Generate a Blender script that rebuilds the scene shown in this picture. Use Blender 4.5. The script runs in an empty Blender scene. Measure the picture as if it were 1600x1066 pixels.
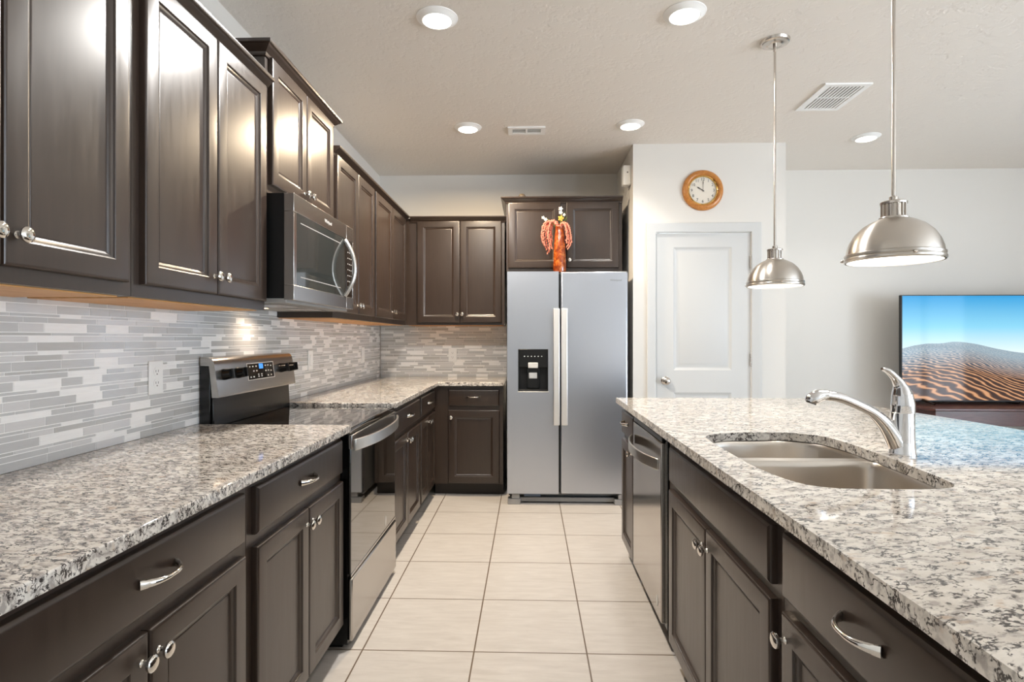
import bpy, bmesh, math, random
from mathutils import Vector, Matrix
random.seed(7)
PI = math.pi
R = math.radians
sc = bpy.context.scene
COL = sc.collection

# ---------------------------------------------------------------- camera
F_PX, VY, YAW, EYE = 880.0, 528.5, math.atan(27 / 880.0), 1.265
cam_d = bpy.data.cameras.new('camera')
cam_d.sensor_width = 36.0
cam_d.lens = 36.0 * F_PX / 1600.0
cam_d.shift_y = (VY - 533.0) / 1600.0
cam_d.clip_start = 0.02
cam = bpy.data.objects.new('camera', cam_d)
COL.objects.link(cam)
cam.location = (0, 0, EYE)
cam.rotation_euler = (PI / 2, 0, YAW)
sc.camera = cam

# ---------------------------------------------------------------- world, colour management
sc.view_settings.view_transform = 'Standard'
sc.view_settings.look = 'None'
sc.view_settings.gamma = 1.0
sc.view_settings.use_curve_mapping = False
sc.view_settings.exposure = 0.24
sc.cycles.use_denoising = True
sc.cycles.max_bounces = 10
sc.cycles.diffuse_bounces = 6
sc.cycles.glossy_bounces = 5
sc.cycles.caustics_reflective = False
sc.cycles.caustics_refractive = False
sc.cycles.sample_clamp_indirect = 6.0
wd = bpy.data.worlds.new('sky')
sc.world = wd
wd.use_nodes = True
bg = wd.node_tree.nodes['Background']
# daylight: blue-white sky over a brighter lower half, added to lift the ceiling
_t = wd.node_tree
_tc = _t.nodes.new('ShaderNodeTexCoord'); _sx = _t.nodes.new('ShaderNodeSeparateXYZ'); _rp = _t.nodes.new('ShaderNodeValToRGB')
_mr = _t.nodes.new('ShaderNodeMapRange')
_mr.inputs['From Min'].default_value = -1.0; _mr.inputs['From Max'].default_value = 1.0
_t.links.new(_tc.outputs['Generated'], _sx.inputs[0]); _t.links.new(_sx.outputs['Z'], _mr.inputs['Value']); _t.links.new(_mr.outputs[0], _rp.inputs['Fac'])
_e = _rp.color_ramp.elements
_e[0].position, _e[0].color = 0.485, (0.90, 0.985, 1.09, 1)
_e[1].position, _e[1].color = 0.515, (0.32, 0.41, 0.52, 1)
_t.links.new(_rp.outputs['Color'], bg.inputs[0])
bg.inputs[1].default_value = 14.0

XW, YB, YL, ZC = -1.362, 5.09, 5.03, 2.743       # left wall, kitchen back wall, living back wall, ceiling
XR, YR = 5.9, -3.6                                # far side wall, wall behind the camera
# openings for daylight: (axis, a0, a1, z0, z1); axis 'x' is in the wall behind the camera, 'y' in the far side wall
OPENINGS = [('x', 3.9, 4.7, 0.9, 2.1), ('y', -2.9, -1.25, 0.3, 2.2), ('y', -1.0, 1.6, 0.08, 2.2)]
for ax, a0, a1, z0, z1 in OPENINGS:
    ld = bpy.data.lights.new('daylight_portal', 'AREA')
    ld.shape = 'RECTANGLE'
    ld.size, ld.size_y = a1 - a0, z1 - z0
    ld.cycles.is_portal = True
    o = bpy.data.objects.new('daylight_portal', ld)
    c = (a0 + a1) / 2
    o.location = (c, YR + 0.02, (z0 + z1) / 2) if ax == 'x' else (XR - 0.02, c, (z0 + z1) / 2)
    d = Vector((0, 1, 0)) if ax == 'x' else Vector((-1, 0, 0))
    o.rotation_euler = d.to_track_quat('-Z', 'Y').to_euler()
    COL.objects.link(o)

# ---------------------------------------------------------------- materials
def lin(c):
    return tuple(((v / 255.0) / 12.92 if v / 255.0 <= 0.04045 else ((v / 255.0 + 0.055) / 1.055) ** 2.4) for v in c)

class NT:
    def __init__(s, name):
        s.m = bpy.data.materials.new(name)
        s.m.use_nodes = True
        s.t = s.m.node_tree
        s.p = s.t.nodes['Principled BSDF']
    def n(s, typ, **kw):
        nd = s.t.nodes.new(typ)
        for k, v in kw.items():
            if k.startswith('i_'):
                key = k[2:]
                nd.inputs[int(key) if key.isdigit() else key.replace('_', ' ')].default_value = v
            else:
                setattr(nd, k, v)
        return nd
    def l(s, a, ao, b, bi):
        s.t.links.new(a.outputs[ao], b.inputs[bi])
    def coords(s, scale=(1, 1, 1), loc=(0, 0, 0), rot=(0, 0, 0), kind='Object'):
        tc = s.n('ShaderNodeTexCoord')
        mp = s.n('ShaderNodeMapping')
        mp.inputs['Scale'].default_value = scale
        mp.inputs['Location'].default_value = loc
        mp.inputs['Rotation'].default_value = rot
        s.l(tc, kind, mp, 'Vector')
        return mp
    def noise(s, mp, scale, detail=4, rough=0.5, dist=0.0):
        nd = s.n('ShaderNodeTexNoise')
        nd.inputs['Scale'].default_value = scale
        nd.inputs['Detail'].default_value = detail
        nd.inputs['Roughness'].default_value = rough
        nd.inputs['Distortion'].default_value = dist
        s.l(mp, 'Vector', nd, 'Vector')
        return nd
    def ramp(s, src, out, stops, interp='LINEAR'):
        r = s.n('ShaderNodeValToRGB')
        r.color_ramp.interpolation = interp
        e = r.color_ramp.elements
        while len(e) < len(stops):
            e.new(0.5)
        for k, (p, c) in enumerate(stops):
            e[k].position = p
            e[k].color = tuple(c) + (1,) if len(c) == 3 else c
        s.l(src, out, r, 'Fac')
        return r
    def mix(s, fac, a, b, blend='MIX'):
        m = s.n('ShaderNodeMix', data_type='RGBA', blend_type=blend)
        for val, idx in ((fac, 0), (a, 6), (b, 7)):
            if isinstance(val, tuple) and len(val) == 2 and hasattr(val[0], 'outputs'):
                s.l(val[0], val[1], m, idx)
            elif idx == 0:
                m.inputs[0].default_value = val
            else:
                m.inputs[idx].default_value = tuple(val) + (1,)
        return m
    def bump(s, src, out, strength, dist=0.002):
        b = s.n('ShaderNodeBump')
        b.inputs['Strength'].default_value = strength
        b.inputs['Distance'].default_value = dist
        s.l(src, out, b, 'Height')
        s.l(b, 'Normal', s.p, 'Normal')
        return b

def plain(name, rgb, rough=0.5, metal=0.0, coat=0.0, emit=None, estr=0.0, spec=0.5):
    a = NT(name)
    a.p.inputs['Base Color'].default_value = lin(rgb) + (1,)
    a.p.inputs['Roughness'].default_value = rough
    a.p.inputs['Metallic'].default_value = metal
    a.p.inputs['Coat Weight'].default_value = coat
    a.p.inputs['Specular IOR Level'].default_value = spec
    if emit:
        a.p.inputs['Emission Color'].default_value = lin(emit) + (1,)
        a.p.inputs['Emission Strength'].default_value = estr
    return a.m

M = {}
# dark espresso stained wood
a = NT('espresso_wood')
mp = a.coords((22, 22, 2.2))
nz = a.noise(mp, 3.0, 5, 0.6, 0.3)
mp2 = a.coords((1, 1, 1))
nb = a.noise(mp2, 3.5, 2)
rp = a.ramp(nz, 'Fac', [(0.3, lin((44, 33, 26))), (0.7, lin((58, 45, 36)))])
mx = a.mix((nb, 'Fac'), lin((46, 35, 28)), lin((55, 42, 34)))
mm = a.mix(0.5, (rp, 'Color'), (mx, 2))
a.l(mm, 2, a.p, 'Base Color')
rr = a.ramp(nz, 'Fac', [(0.3, (0.30,) * 3), (0.7, (0.38,) * 3)])
a.l(rr, 'Color', a.p, 'Roughness')
a.p.inputs['Coat Weight'].default_value = 0.35
a.p.inputs['Coat Roughness'].default_value = 0.30
a.bump(nz, 'Fac', 0.03, 0.001)
M['wood'] = a.m
M['maple'] = plain('maple_panel', (205, 160, 110), 0.5)
a = NT('maple_underside')
mp = a.coords((2, 14, 14)); nz = a.noise(mp, 3, 4)
rp = a.ramp(nz, 'Fac', [(0.35, lin((206, 146, 84))), (0.65, lin((224, 170, 108)))])
a.l(rp, 'Color', a.p, 'Base Color'); a.p.inputs['Roughness'].default_value = 0.5
M['maple'] = a.m
M['toe'] = plain('toe_kick_black', (38, 32, 28), 0.5)
M['dark'] = plain('shadow_gap_black', (12, 12, 12), 0.6)

def granite(name, rot, k=1.0, dens=0.0):
    a = NT(name)
    mp = a.coords((1, 1, 1), rot=(0, 0, rot))
    warp = a.noise(mp, 12 * k, 3)
    add = a.n('ShaderNodeVectorMath', operation='MULTIPLY_ADD')
    a.l(warp, 'Color', add, 0)
    add.inputs[1].default_value = (0.025, 0.025, 0.025)
    a.l(mp, 'Vector', add, 2)
    st = a.n('ShaderNodeMapping')
    st.inputs['Scale'].default_value = (0.55, 1.0, 0.85)
    a.l(add, 'Vector', st, 'Vector')
    big = a.noise(st, 22 * k, 4, 0.6)
    base = a.ramp(big, 'Fac', [(0.30, lin((196, 187, 176))), (0.62, lin((226, 220, 211)))])
    g = a.noise(st, 58 * k, 4, 0.6)
    gm = a.ramp(g, 'Fac', [(0.50 - dens * 1.5, (0, 0, 0)), (0.62 - dens * 1.5, (0.7 + dens * 6,) * 3)])
    m1 = a.mix((gm, 'Color'), (base, 'Color'), lin((150, 142, 136)))
    tn = a.noise(st, 36 * k, 3, 0.5)
    tm = a.ramp(tn, 'Fac', [(0.62, (0, 0, 0)), (0.72, (0.55,) * 3)])
    m2 = a.mix((tm, 'Color'), (m1, 2), lin((186, 158, 130)))
    # thin dark squiggles: the zero crossings of a noise, kept only inside scattered clumps
    f = a.noise(st, 62 * k, 3, 0.55)
    sb = a.n('ShaderNodeMath', operation='SUBTRACT'); a.l(f, 'Fac', sb, 0); sb.inputs[1].default_value = 0.5
    ab = a.n('ShaderNodeMath', operation='ABSOLUTE'); a.l(sb, 0, ab, 0)
    vein = a.ramp(ab, 0, [(0.020, (1, 1, 1)), (0.046, (0, 0, 0))])
    clump = a.noise(st, 40 * k, 4, 0.65)
    cm = a.ramp(clump, 'Fac', [(0.46 - dens, (0, 0, 0)), (0.53 - dens, (1, 1, 1))])
    ml = a.n('ShaderNodeMath', operation='MULTIPLY'); a.l(vein, 'Color', ml, 0); a.l(cm, 'Color', ml, 1)
    dk = a.noise(st, 80 * k, 4, 0.65)
    dm = a.ramp(dk, 'Fac', [(0.60 - dens, (0, 0, 0)), (0.64 - dens, (1, 1, 1))])
    mxm = a.n('ShaderNodeMath', operation='MAXIMUM'); a.l(ml, 0, mxm, 0); a.l(dm, 'Color', mxm, 1)
    sc2 = a.n('ShaderNodeMath', operation='MULTIPLY'); a.l(mxm, 0, sc2, 0); sc2.inputs[1].default_value = 0.94
    m3 = a.mix((sc2, 0), (m2, 2), lin((44, 37, 36)))
    a.l(m3, 2, a.p, 'Base Color')
    a.p.inputs['Roughness'].default_value = 0.06
    a.p.inputs['Specular IOR Level'].default_value = 0.8
    return a.m
M['granite'] = granite('speckled_granite', R(12), 1.3, 0.017)
M['granite_isl'] = granite('speckled_island_granite', R(-16), 1.02)

def brushed(name, rgb, rough, scale, aniso=0.0, bumps=0.0):
    a = NT(name)
    mp = a.coords(scale)
    nz = a.noise(mp, 5, 2, 0.5)
    rp = a.ramp(nz, 'Fac', [(0.3, (rough - 0.012,) * 3), (0.7, (rough + 0.012,) * 3)])
    a.l(rp, 'Color', a.p, 'Roughness')
    c = lin(rgb)
    rc = a.ramp(nz, 'Fac', [(0.3, tuple(v * 0.985 for v in c)), (0.7, c)])
    a.l(rc, 'Color', a.p, 'Base Color')
    a.p.inputs['Metallic'].default_value = 1.0
    if bumps: a.bump(nz, 'Fac', bumps, 0.0003)
    return a.m
M['steel'] = brushed('brushed_stainless', (199, 204, 213), 0.33, (160, 160, 1.0))
M['steel_h'] = brushed('brushed_stainless_sheet', (188, 184, 180), 0.26, (0.6, 0.6, 90))
M['sink'] = brushed('satin_sink_steel', (196, 188, 178), 0.30, (30, 30, 30))
M['nickel'] = brushed('brushed_nickel', (205, 198, 190), 0.22, (8, 8, 260))
a = NT('spun_nickel_dome')
a.p.inputs['Base Color'].default_value = lin((202, 196, 188)) + (1,); a.p.inputs['Metallic'].default_value = 1.0
a.p.inputs['Roughness'].default_value = 0.30; a.p.inputs['Anisotropic'].default_value = 0.75; a.p.inputs['Anisotropic Rotation'].default_value = 0.25
tg = a.n('ShaderNodeTangent', direction_type='RADIAL', axis='Z'); a.l(tg, 'Tangent', a.p, 'Tangent')
M['dome'] = a.m
M['steel_dw'] = brushed('polished_dishwasher_steel', (186, 180, 174), 0.15, (0.6, 0.6, 60))
M['chrome'] = plain('polished_chrome', (225, 225, 226), 0.06, 1.0)
M['knob'] = plain('polished_nickel', (225, 221, 214), 0.10, 1.0)
M['handle_steel'] = plain('satin_handle_steel', (228, 226, 222), 0.28, 1.0)
M['handle_pale'] = plain('pale_satin_steel', (244, 242, 238), 0.38, 0.85)
M['blackglass'] = plain('black_glass', (14, 13, 12), 0.04, 0.0, 0.8, spec=0.9)
M['ovenglass'] = plain('oven_door_glass', (20, 17, 14), 0.03, 0.0, 1.0, spec=0.9)
M['blackplastic'] = plain('black_enamel', (10, 10, 10), 0.22)
M['blackmatte'] = plain('black_satin', (11, 11, 11), 0.45)
M['greyplastic'] = plain('grey_plastic', (150, 148, 145), 0.45)
M['fridge_side'] = plain('grey_painted_steel', (116, 116, 116), 0.45)
M['white'] = plain('white_semigloss', (208, 209, 208), 0.35)
M['fixture_white'] = plain('bright_white_enamel', (250, 250, 248), 0.4)
M['whiteplastic'] = plain('white_plastic', (240, 240, 238), 0.35)
M['wall'] = plain('greige_paint', (225, 222, 216), 0.6)
a = NT('ceiling_knockdown')
mp = a.coords((1, 1, 1)); nz = a.noise(mp, 42, 4, 0.6); nz2 = a.noise(mp, 14, 3, 0.5)
ad = a.n('ShaderNodeMath', operation='ADD'); a.l(nz, 'Fac', ad, 0); a.l(nz2, 'Fac', ad, 1)
rp = a.ramp(ad, 'Value', [(0.8, (0, 0, 0)), (1.15, (1, 1, 1))])
a.p.inputs['Base Color'].default_value = lin((238, 232, 224)) + (1,)
a.p.inputs['Roughness'].default_value = 0.75
a.bump(rp, 'Color', 0.35, 0.004)
M['ceiling'] = a.m
a = NT('cream_floor_tile')
mp = a.coords((1, 1, 1), (0.2227, 0.0027, 0))
br = a.n('ShaderNodeTexBrick', offset=0.0, squash=1.0)
br.inputs['Scale'].default_value = 1.0
br.inputs['Mortar Size'].default_value = 0.0034
br.inputs['Mortar Smooth'].default_value = 0.2
br.inputs['Bias'].default_value = 0.0
br.inputs['Brick Width'].default_value = 0.4535
br.inputs['Row Height'].default_value = 0.4535
a.l(mp, 'Vector', br, 'Vector')
m2 = a.coords((1.2, 7, 1)); n1 = a.noise(m2, 5, 5, 0.65, 0.6)
rp = a.ramp(n1, 'Fac', [(0.3, lin((190, 183, 176))), (0.7, lin((205, 199, 192)))])
a.l(rp, 'Color', br, 'Color1'); a.l(rp, 'Color', br, 'Color2')
br.inputs['Mortar'].default_value = lin((108, 92, 76)) + (1,)
a.l(br, 'Color', a.p, 'Base Color')
a.p.inputs['Roughness'].default_value = 0.32
iv = a.n('ShaderNodeMath', operation='SUBTRACT'); iv.inputs[0].default_value = 1.0; a.l(br, 'Fac', iv, 1)
a.bump(iv, 'Value', 0.4, 0.002)
M['floor'] = a.m
# mosaic strips
def tilemat(name, rgb, rough, var):
    a = NT(name)
    mp = a.coords((6, 6, 60)); nz = a.noise(mp, 2.5, 4, 0.6)
    c = lin(rgb)
    rp = a.ramp(nz, 'Fac', [(0.3, tuple(v * (1 - var) for v in c)), (0.7, tuple(min(1, v * (1 + var)) for v in c))])
    a.l(rp, 'Color', a.p, 'Base Color')
    a.p.inputs['Roughness'].default_value = rough
    return a.m
M['tile'] = [tilemat('mosaic_marble_white', (247, 246, 244), 0.25, 0.04), tilemat('mosaic_pale_grey', (212, 211, 210), 0.14, 0.03),
             tilemat('mosaic_glass_grey', (196, 196, 195), 0.12, 0.04), tilemat('mosaic_glass_taupe', (188, 187, 184), 0.12, 0.04),
             plain('mosaic_grout', (246, 245, 242), 0.7)]
M['oak'] = None
a = NT('golden_oak')
mp = a.coords((6, 6, 6)); nz = a.noise(mp, 6, 4, 0.6, 1.2)
rp = a.ramp(nz, 'Fac', [(0.3, lin((176, 108, 46))), (0.7, lin((206, 142, 72)))])
a.l(rp, 'Color', a.p, 'Base Color'); a.p.inputs['Roughness'].default_value = 0.3
M['oak'] = a.m
M['gold'] = plain('polished_brass', (226, 190, 120), 0.15, 1.0)
M['dial'] = plain('cream_dial', (232, 224, 210), 0.4)
M['ink'] = plain('black_ink', (30, 26, 24), 0.5)
a = NT('mahogany')
mp = a.coords((2, 14, 14)); nz = a.noise(mp, 4, 4, 0.6, 0.5)
rp = a.ramp(nz, 'Fac', [(0.3, lin((66, 34, 30))), (0.7, lin((92, 52, 46)))])
a.l(rp, 'Color', a.p, 'Base Color'); a.p.inputs['Roughness'].default_value = 0.28
M['mahogany'] = a.m
a = NT('amber_glaze')
mp = a.coords((1, 1, 1)); nz = a.noise(mp, 26, 4, 0.6, 1.0)
rp = a.ramp(nz, 'Fac', [(0.30, lin((84, 28, 10))), (0.52, lin((150, 66, 20))), (0.74, lin((206, 130, 56)))])
a.l(rp, 'Color', a.p, 'Base Color'); a.p.inputs['Roughness'].default_value = 0.12; a.p.inputs['Coat Weight'].default_value = 0.6
M['amber'] = a.m
M['coral'] = plain('coral_amaranth', (234, 148, 124), 0.8)
M['petal'] = plain('white_petal', (245, 244, 238), 0.6)
M['leaf'] = plain('green_leaf', (120, 150, 60), 0.6)
M['yellow'] = plain('yellow_bloom', (236, 186, 80), 0.6)
M['taupe'] = plain('taupe_ceramic', (92, 82, 70), 0.5)
M['lamp'] = plain('frosted_led_lens', (255, 255, 255), 0.5, emit=(255, 247, 232), estr=6.0)
M['pendlamp'] = plain('frosted_pendant_glass', (255, 255, 255), 0.5, emit=(255, 248, 236), estr=3.2)
M['bluelcd'] = plain('blue_display', (20, 60, 120), 0.3, emit=(80, 160, 255), estr=0.9)
M['legend'] = plain('pale_legend_print', (205, 203, 198), 0.5)
M['logo'] = plain('grey_badge', (110, 112, 116), 0.4)
M['silver'] = plain('pale_silver_plastic', (205, 203, 198), 0.35)
M['mwglass'] = plain('smoked_microwave_glass', (52, 54, 52), 0.05, coat=0.5)
M['sky_glass'] = None
a = NT('window_glass')
a.t.nodes.remove(a.p)
tr = a.n('ShaderNodeBsdfTransparent'); gl = a.n('ShaderNodeBsdfGlossy'); gl.inputs['Roughness'].default_value = 0.02
ms = a.n('ShaderNodeMixShader'); ms.inputs[0].default_value = 0.05
a.l(tr, 0, ms, 1); a.l(gl, 0, ms, 2)
a.l(ms, 0, a.t.nodes['Material Output'], 'Surface')
M['winglass'] = a.m

# television picture: a dune under a clear sky
a = NT('television_picture')
tc = a.n('ShaderNodeTexCoord'); sp = a.n('ShaderNodeSeparateXYZ'); a.l(tc, 'Generated', sp, 'Vector')
def mth(op, x, y=None, z=None):
    nd = a.n('ShaderNodeMath', operation=op)
    for k, v in enumerate((x, y, z)):
        if v is None: continue
        if isinstance(v, (int, float)): nd.inputs[k].default_value = v
        else: a.l(v[0], v[1], nd, k)
    return (nd, 0)
gx, gy = (sp, 'X'), (sp, 'Z')
fc = a.n('ShaderNodeFloatCurve'); cv = fc.mapping.curves[0]
pts = [(0, 0.495), (0.12, 0.54), (0.2, 0.545), (0.27, 0.56), (0.36, 0.545), (0.5, 0.49), (0.62, 0.455), (0.8, 0.44), (1, 0.47)]
cv.points[0].location = pts[0]; cv.points[1].location = pts[-1]
for q in pts[1:-1]: cv.points.new(*q)
fc.mapping.update()
a.l(sp, 'X', fc, 'Value')
hgt = (fc, 0)
depth = mth('SUBTRACT', hgt, gy)
skyr = a.ramp(sp, 'Z', [(0.46, lin((226, 244, 248))), (0.70, lin((140, 212, 240))), (1.0, lin((52, 158, 218)))])
inv = mth('DIVIDE', 1.0, mth('ADD', mth('MAXIMUM', depth, 0.0), 0.10))
cmb = a.n('ShaderNodeCombineXYZ')
xx = mth('MULTIPLY', mth('SUBTRACT', gx, 0.45), inv)
a.l(xx[0], 0, cmb, 0); a.l(inv[0], 0, cmb, 1)
wv = a.n('ShaderNodeTexWave', wave_type='BANDS', bands_direction='DIAGONAL')
wv.inputs['Scale'].default_value = 3.7; wv.inputs['Distortion'].default_value = 8.0; wv.inputs['Detail'].default_value = 2.0
wv.inputs['Detail Scale'].default_value = 0.6
a.l(cmb, 0, wv, 'Vector')
rip = a.ramp(wv, 'Fac', [(0.3, lin((70, 54, 50))), (0.68, lin((122, 84, 62))), (0.93, lin((212, 158, 116)))])
ripb = a.ramp(wv, 'Fac', [(0.25, lin((96, 132, 156))), (0.8, lin((196, 204, 206)))])
near = a.n('ShaderNodeMapRange'); a.l(depth[0], 0, near, 'Value')
near.inputs['From Min'].default_value = 0.05; near.inputs['From Max'].default_value = 0.26
dune = a.mix((near, 0), (ripb, 'Color'), (rip, 'Color'))
msk = mth('GREATER_THAN', depth, 0.0)
pic = a.mix(msk, (skyr, 'Color'), (dune, 2))
a.p.inputs['Base Color'].default_value = (0.01, 0.01, 0.01, 1)
a.p.inputs['Roughness'].default_value = 0.06
a.p.inputs['Specular IOR Level'].default_value = 0.12
a.l(pic, 2, a.p, 'Emission Color'); a.p.inputs['Emission Strength'].default_value = 0.95
M['tvpic'] = a.m

# ---------------------------------------------------------------- mesh helpers
def quad(bm, vs, mi=0):
    try:
        f = bm.faces.new(vs); f.material_index = mi; return f
    except ValueError:
        return None

def box(bm, x0, x1, y0, y1, z0, z1, mi=0):
    v = [bm.verts.new(p) for p in ((x0, y0, z0), (x1, y0, z0), (x1, y1, z0), (x0, y1, z0), (x0, y0, z1), (x1, y0, z1), (x1, y1, z1), (x0, y1, z1))]
    for q in ((0, 3, 2, 1), (4, 5, 6, 7), (0, 1, 5, 4), (1, 2, 6, 5), (2, 3, 7, 6), (3, 0, 4, 7)):
        quad(bm, [v[k] for k in q], mi)
    return v

def ring_panel(bm, x0, x1, z0, z1, prof, mi=0):
    rings = []
    for ins, y in prof:
        rings.append([bm.verts.new(p) for p in ((x0 + ins, y, z0 + ins), (x1 - ins, y, z0 + ins), (x1 - ins, y, z1 - ins), (x0 + ins, y, z1 - ins))])
    for a_, b_ in zip(rings, rings[1:]):
        for k in range(4):
            quad(bm, [a_[k], a_[(k + 1) % 4], b_[(k + 1) % 4], b_[k]], mi)
    quad(bm, rings[-1], mi)
    return rings

def lathe(bm, prof, n=32, mat=None, mi=0, caps=True):
    """prof: list of (radius, z); mat: Matrix placing the local Z axis."""
    mat = mat or Matrix.Identity(4)
    rings = []
    for r, z in prof:
        if r < 1e-6:
            rings.append([bm.verts.new(mat @ Vector((0, 0, z)))])
        else:
            rings.append([bm.verts.new(mat @ Vector((r * math.cos(2 * PI * k / n), r * math.sin(2 * PI * k / n), z))) for k in range(n)])
    for a_, b_ in zip(rings, rings[1:]):
        for k in range(n):
            if len(a_) == 1 and len(b_) == 1: continue
            if len(a_) == 1: quad(bm, [a_[0], b_[k], b_[(k + 1) % n]], mi)
            elif len(b_) == 1: quad(bm, [a_[k], a_[(k + 1) % n], b_[0]], mi)
            else: quad(bm, [a_[k], a_[(k + 1) % n], b_[(k + 1) % n], b_[k]], mi)
    if caps:
        for rg in (rings[0], rings[-1]):
            if len(rg) > 2: quad(bm, rg, mi)

def catmull(pts, n):
    out = []
    P = [Vector(p) for p in pts]
    for i in range(len(P) - 1):
        p0, p1, p2, p3 = P[max(i - 1, 0)], P[i], P[i + 1], P[min(i + 2, len(P) - 1)]
        for k in range(n):
            t = k / n
            out.append(0.5 * ((2 * p1) + (-p0 + p2) * t + (2 * p0 - 5 * p1 + 4 * p2 - p3) * t * t + (-p0 + 3 * p1 - 3 * p2 + p3) * t ** 3))
    out.append(P[-1])
    return out

def catmull_closed(pts, n):
    P = [Vector(p) for p in pts]; m = len(P); out = []
    for i in range(m):
        p0, p1, p2, p3 = P[i - 1], P[i], P[(i + 1) % m], P[(i + 2) % m]
        for k in range(n):
            t = k / n
            out.append(0.5 * ((2 * p1) + (-p0 + p2) * t + (2 * p0 - 5 * p1 + 4 * p2 - p3) * t * t + (-p0 + 3 * p1 - 3 * p2 + p3) * t ** 3))
    return out

def tube(bm, pts, radii, n=14, mi=0, up=Vector((0, 0, 1)), flat=1.0, caps=True):
    """sweep an ellipse (radius r across, r*flat along 'up') along pts."""
    P = [Vector(p) for p in pts]
    if isinstance(radii, (int, float)): radii = [radii] * len(P)
    rings = []
    for i, p in enumerate(P):
        t = (P[min(i + 1, len(P) - 1)] - P[max(i - 1, 0)]).normalized()
        u = up - t * up.dot(t)
        if u.length < 1e-4: u = Vector((1, 0, 0)) - t * t.x
        u.normalize(); s = t.cross(u)
        fl = flat[i] if isinstance(flat, (list, tuple)) else flat
        rings.append([bm.verts.new(p + s * (radii[i] * math.cos(2 * PI * k / n)) + u * (radii[i] * fl * math.sin(2 * PI * k / n))) for k in range(n)])
    for a_, b_ in zip(rings, rings[1:]):
        for k in range(n):
            quad(bm, [a_[k], a_[(k + 1) % n], b_[(k + 1) % n], b_[k]], mi)
    if caps:
        quad(bm, rings[0], mi); quad(bm, rings[-1], mi)

def slab(bm, outer, holes, z0, z1, mi=0):
    """flat plate of any outline with holes."""
    def layer(z):
        loops = []
        es = []
        for lp in [outer] + holes:
            vs = [bm.verts.new((p[0], p[1], z)) for p in lp]
            for k in range(len(vs)):
                es.append(bm.edges.new((vs[k], vs[(k + 1) % len(vs)])))
            loops.append(vs)
        r = bmesh.ops.triangle_fill(bm, use_beauty=True, use_dissolve=False, edges=es)
        for g in r['geom']:
            if isinstance(g, bmesh.types.BMFace): g.material_index = mi
        return loops
    A, B = layer(z0), layer(z1)
    for la, lb in zip(A, B):
        for k in range(len(la)):
            quad(bm, [la[k], la[(k + 1) % len(la)], lb[(k + 1) % len(la)], lb[k]], mi)

def sweep(bm, path, prof, mi=0):
    """moulding: path of (x, y), profile of (out, z); 'out' is to the right of the path's direction."""
    P = [Vector((p[0], p[1])) for p in path]
    rings = []
    for i, p in enumerate(P):
        d0 = (P[i] - P[i - 1]).normalized() if i > 0 else None
        d1 = (P[i + 1] - P[i]).normalized() if i < len(P) - 1 else None
        n0 = Vector((d0.y, -d0.x)) if d0 else None
        n1 = Vector((d1.y, -d1.x)) if d1 else None
        if n0 is None: nn = n1
        elif n1 is None: nn = n0
        else:
            nn = (n0 + n1); nn = nn / max(nn.dot(n0), 1e-4)
        rings.append([bm.verts.new((p.x + nn.x * o, p.y + nn.y * o, z)) for o, z in prof])
    m = len(prof)
    for a_, b_ in zip(rings, rings[1:]):
        for k in range(m):
            quad(bm, [a_[k], a_[(k + 1) % m], b_[(k + 1) % m], b_[k]], mi)
    quad(bm, rings[0], mi); quad(bm, rings[-1], mi)

def B(): return bmesh.new()

def obj(name, bm, mats, parent=None, bevel=0.0, segs=2, smooth=35, label=None):
    bmesh.ops.recalc_face_normals(bm, faces=bm.faces)
    me = bpy.data.meshes.new(name)
    bm.to_mesh(me); bm.free()
    for m_ in (mats if isinstance(mats, list) else [mats]):
        me.materials.append(m_)
    if smooth:
        me.polygons.foreach_set('use_smooth', [True] * len(me.polygons))
        me.set_sharp_from_angle(angle=R(smooth))
    o = bpy.data.objects.new(name, me)
    COL.objects.link(o)
    if parent is not None: o.parent = parent
    if bevel:
        b = o.modifiers.new('edge', 'BEVEL')
        b.width = bevel; b.segments = segs; b.limit_method = 'ANGLE'; b.angle_limit = R(40)
        b.harden_normals = False
    if label: o['label'] = label
    return o

def tag(o, label, cat, group=None, kind=None):
    o['label'] = label; o['category'] = cat
    if group: o['group'] = group
    if kind: o['kind'] = kind
    return o

def thing(name, label, cat, loc=(0, 0, 0), rz=0.0, group=None):
    o = bpy.data.objects.new(name, None)
    o.empty_display_size = 0.1
    COL.objects.link(o)
    o.location = loc; o.rotation_euler = (0, 0, rz)
    return tag(o, label, cat, group)

def struct(o):
    o['kind'] = 'structure'
    return o

def dup(root, loc, label, rz=None):
    r = root.copy(); COL.objects.link(r); r.location = loc
    if rz is not None: r.rotation_euler = (0, 0, rz)
    r['label'] = label
    for ch in list(root.children):
        c = ch.copy(); COL.objects.link(c); c.parent = r
        for g in list(ch.children):
            d = g.copy(); COL.objects.link(d); d.parent = c
    return r

# ---------------------------------------------------------------- room shell
bm = B(); box(bm, XW - 0.15, XR + 0.15, YR - 0.15, YB + 0.15, -0.12, 0)
struct(obj('floor', bm, M['floor'], smooth=0))
bm = B(); box(bm, XW - 0.15, XR + 0.15, YR - 0.15, YB + 0.15, ZC, ZC + 0.12)
struct(obj('ceiling', bm, M['ceiling'], smooth=0))
bm = B(); box(bm, XW - 0.15, XW, YR - 0.15, YB + 0.15, 0, ZC)
wall_left = struct(obj('wall_left', bm, M['wall'], smooth=0))
bm = B(); box(bm, XW, 0.79, YB, YB + 0.15, 0, ZC); box(bm, 1.93, XR, YL, YB + 0.15, 0, ZC)
wall_back = struct(obj('wall_back', bm, M['wall'], smooth=0))
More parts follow.
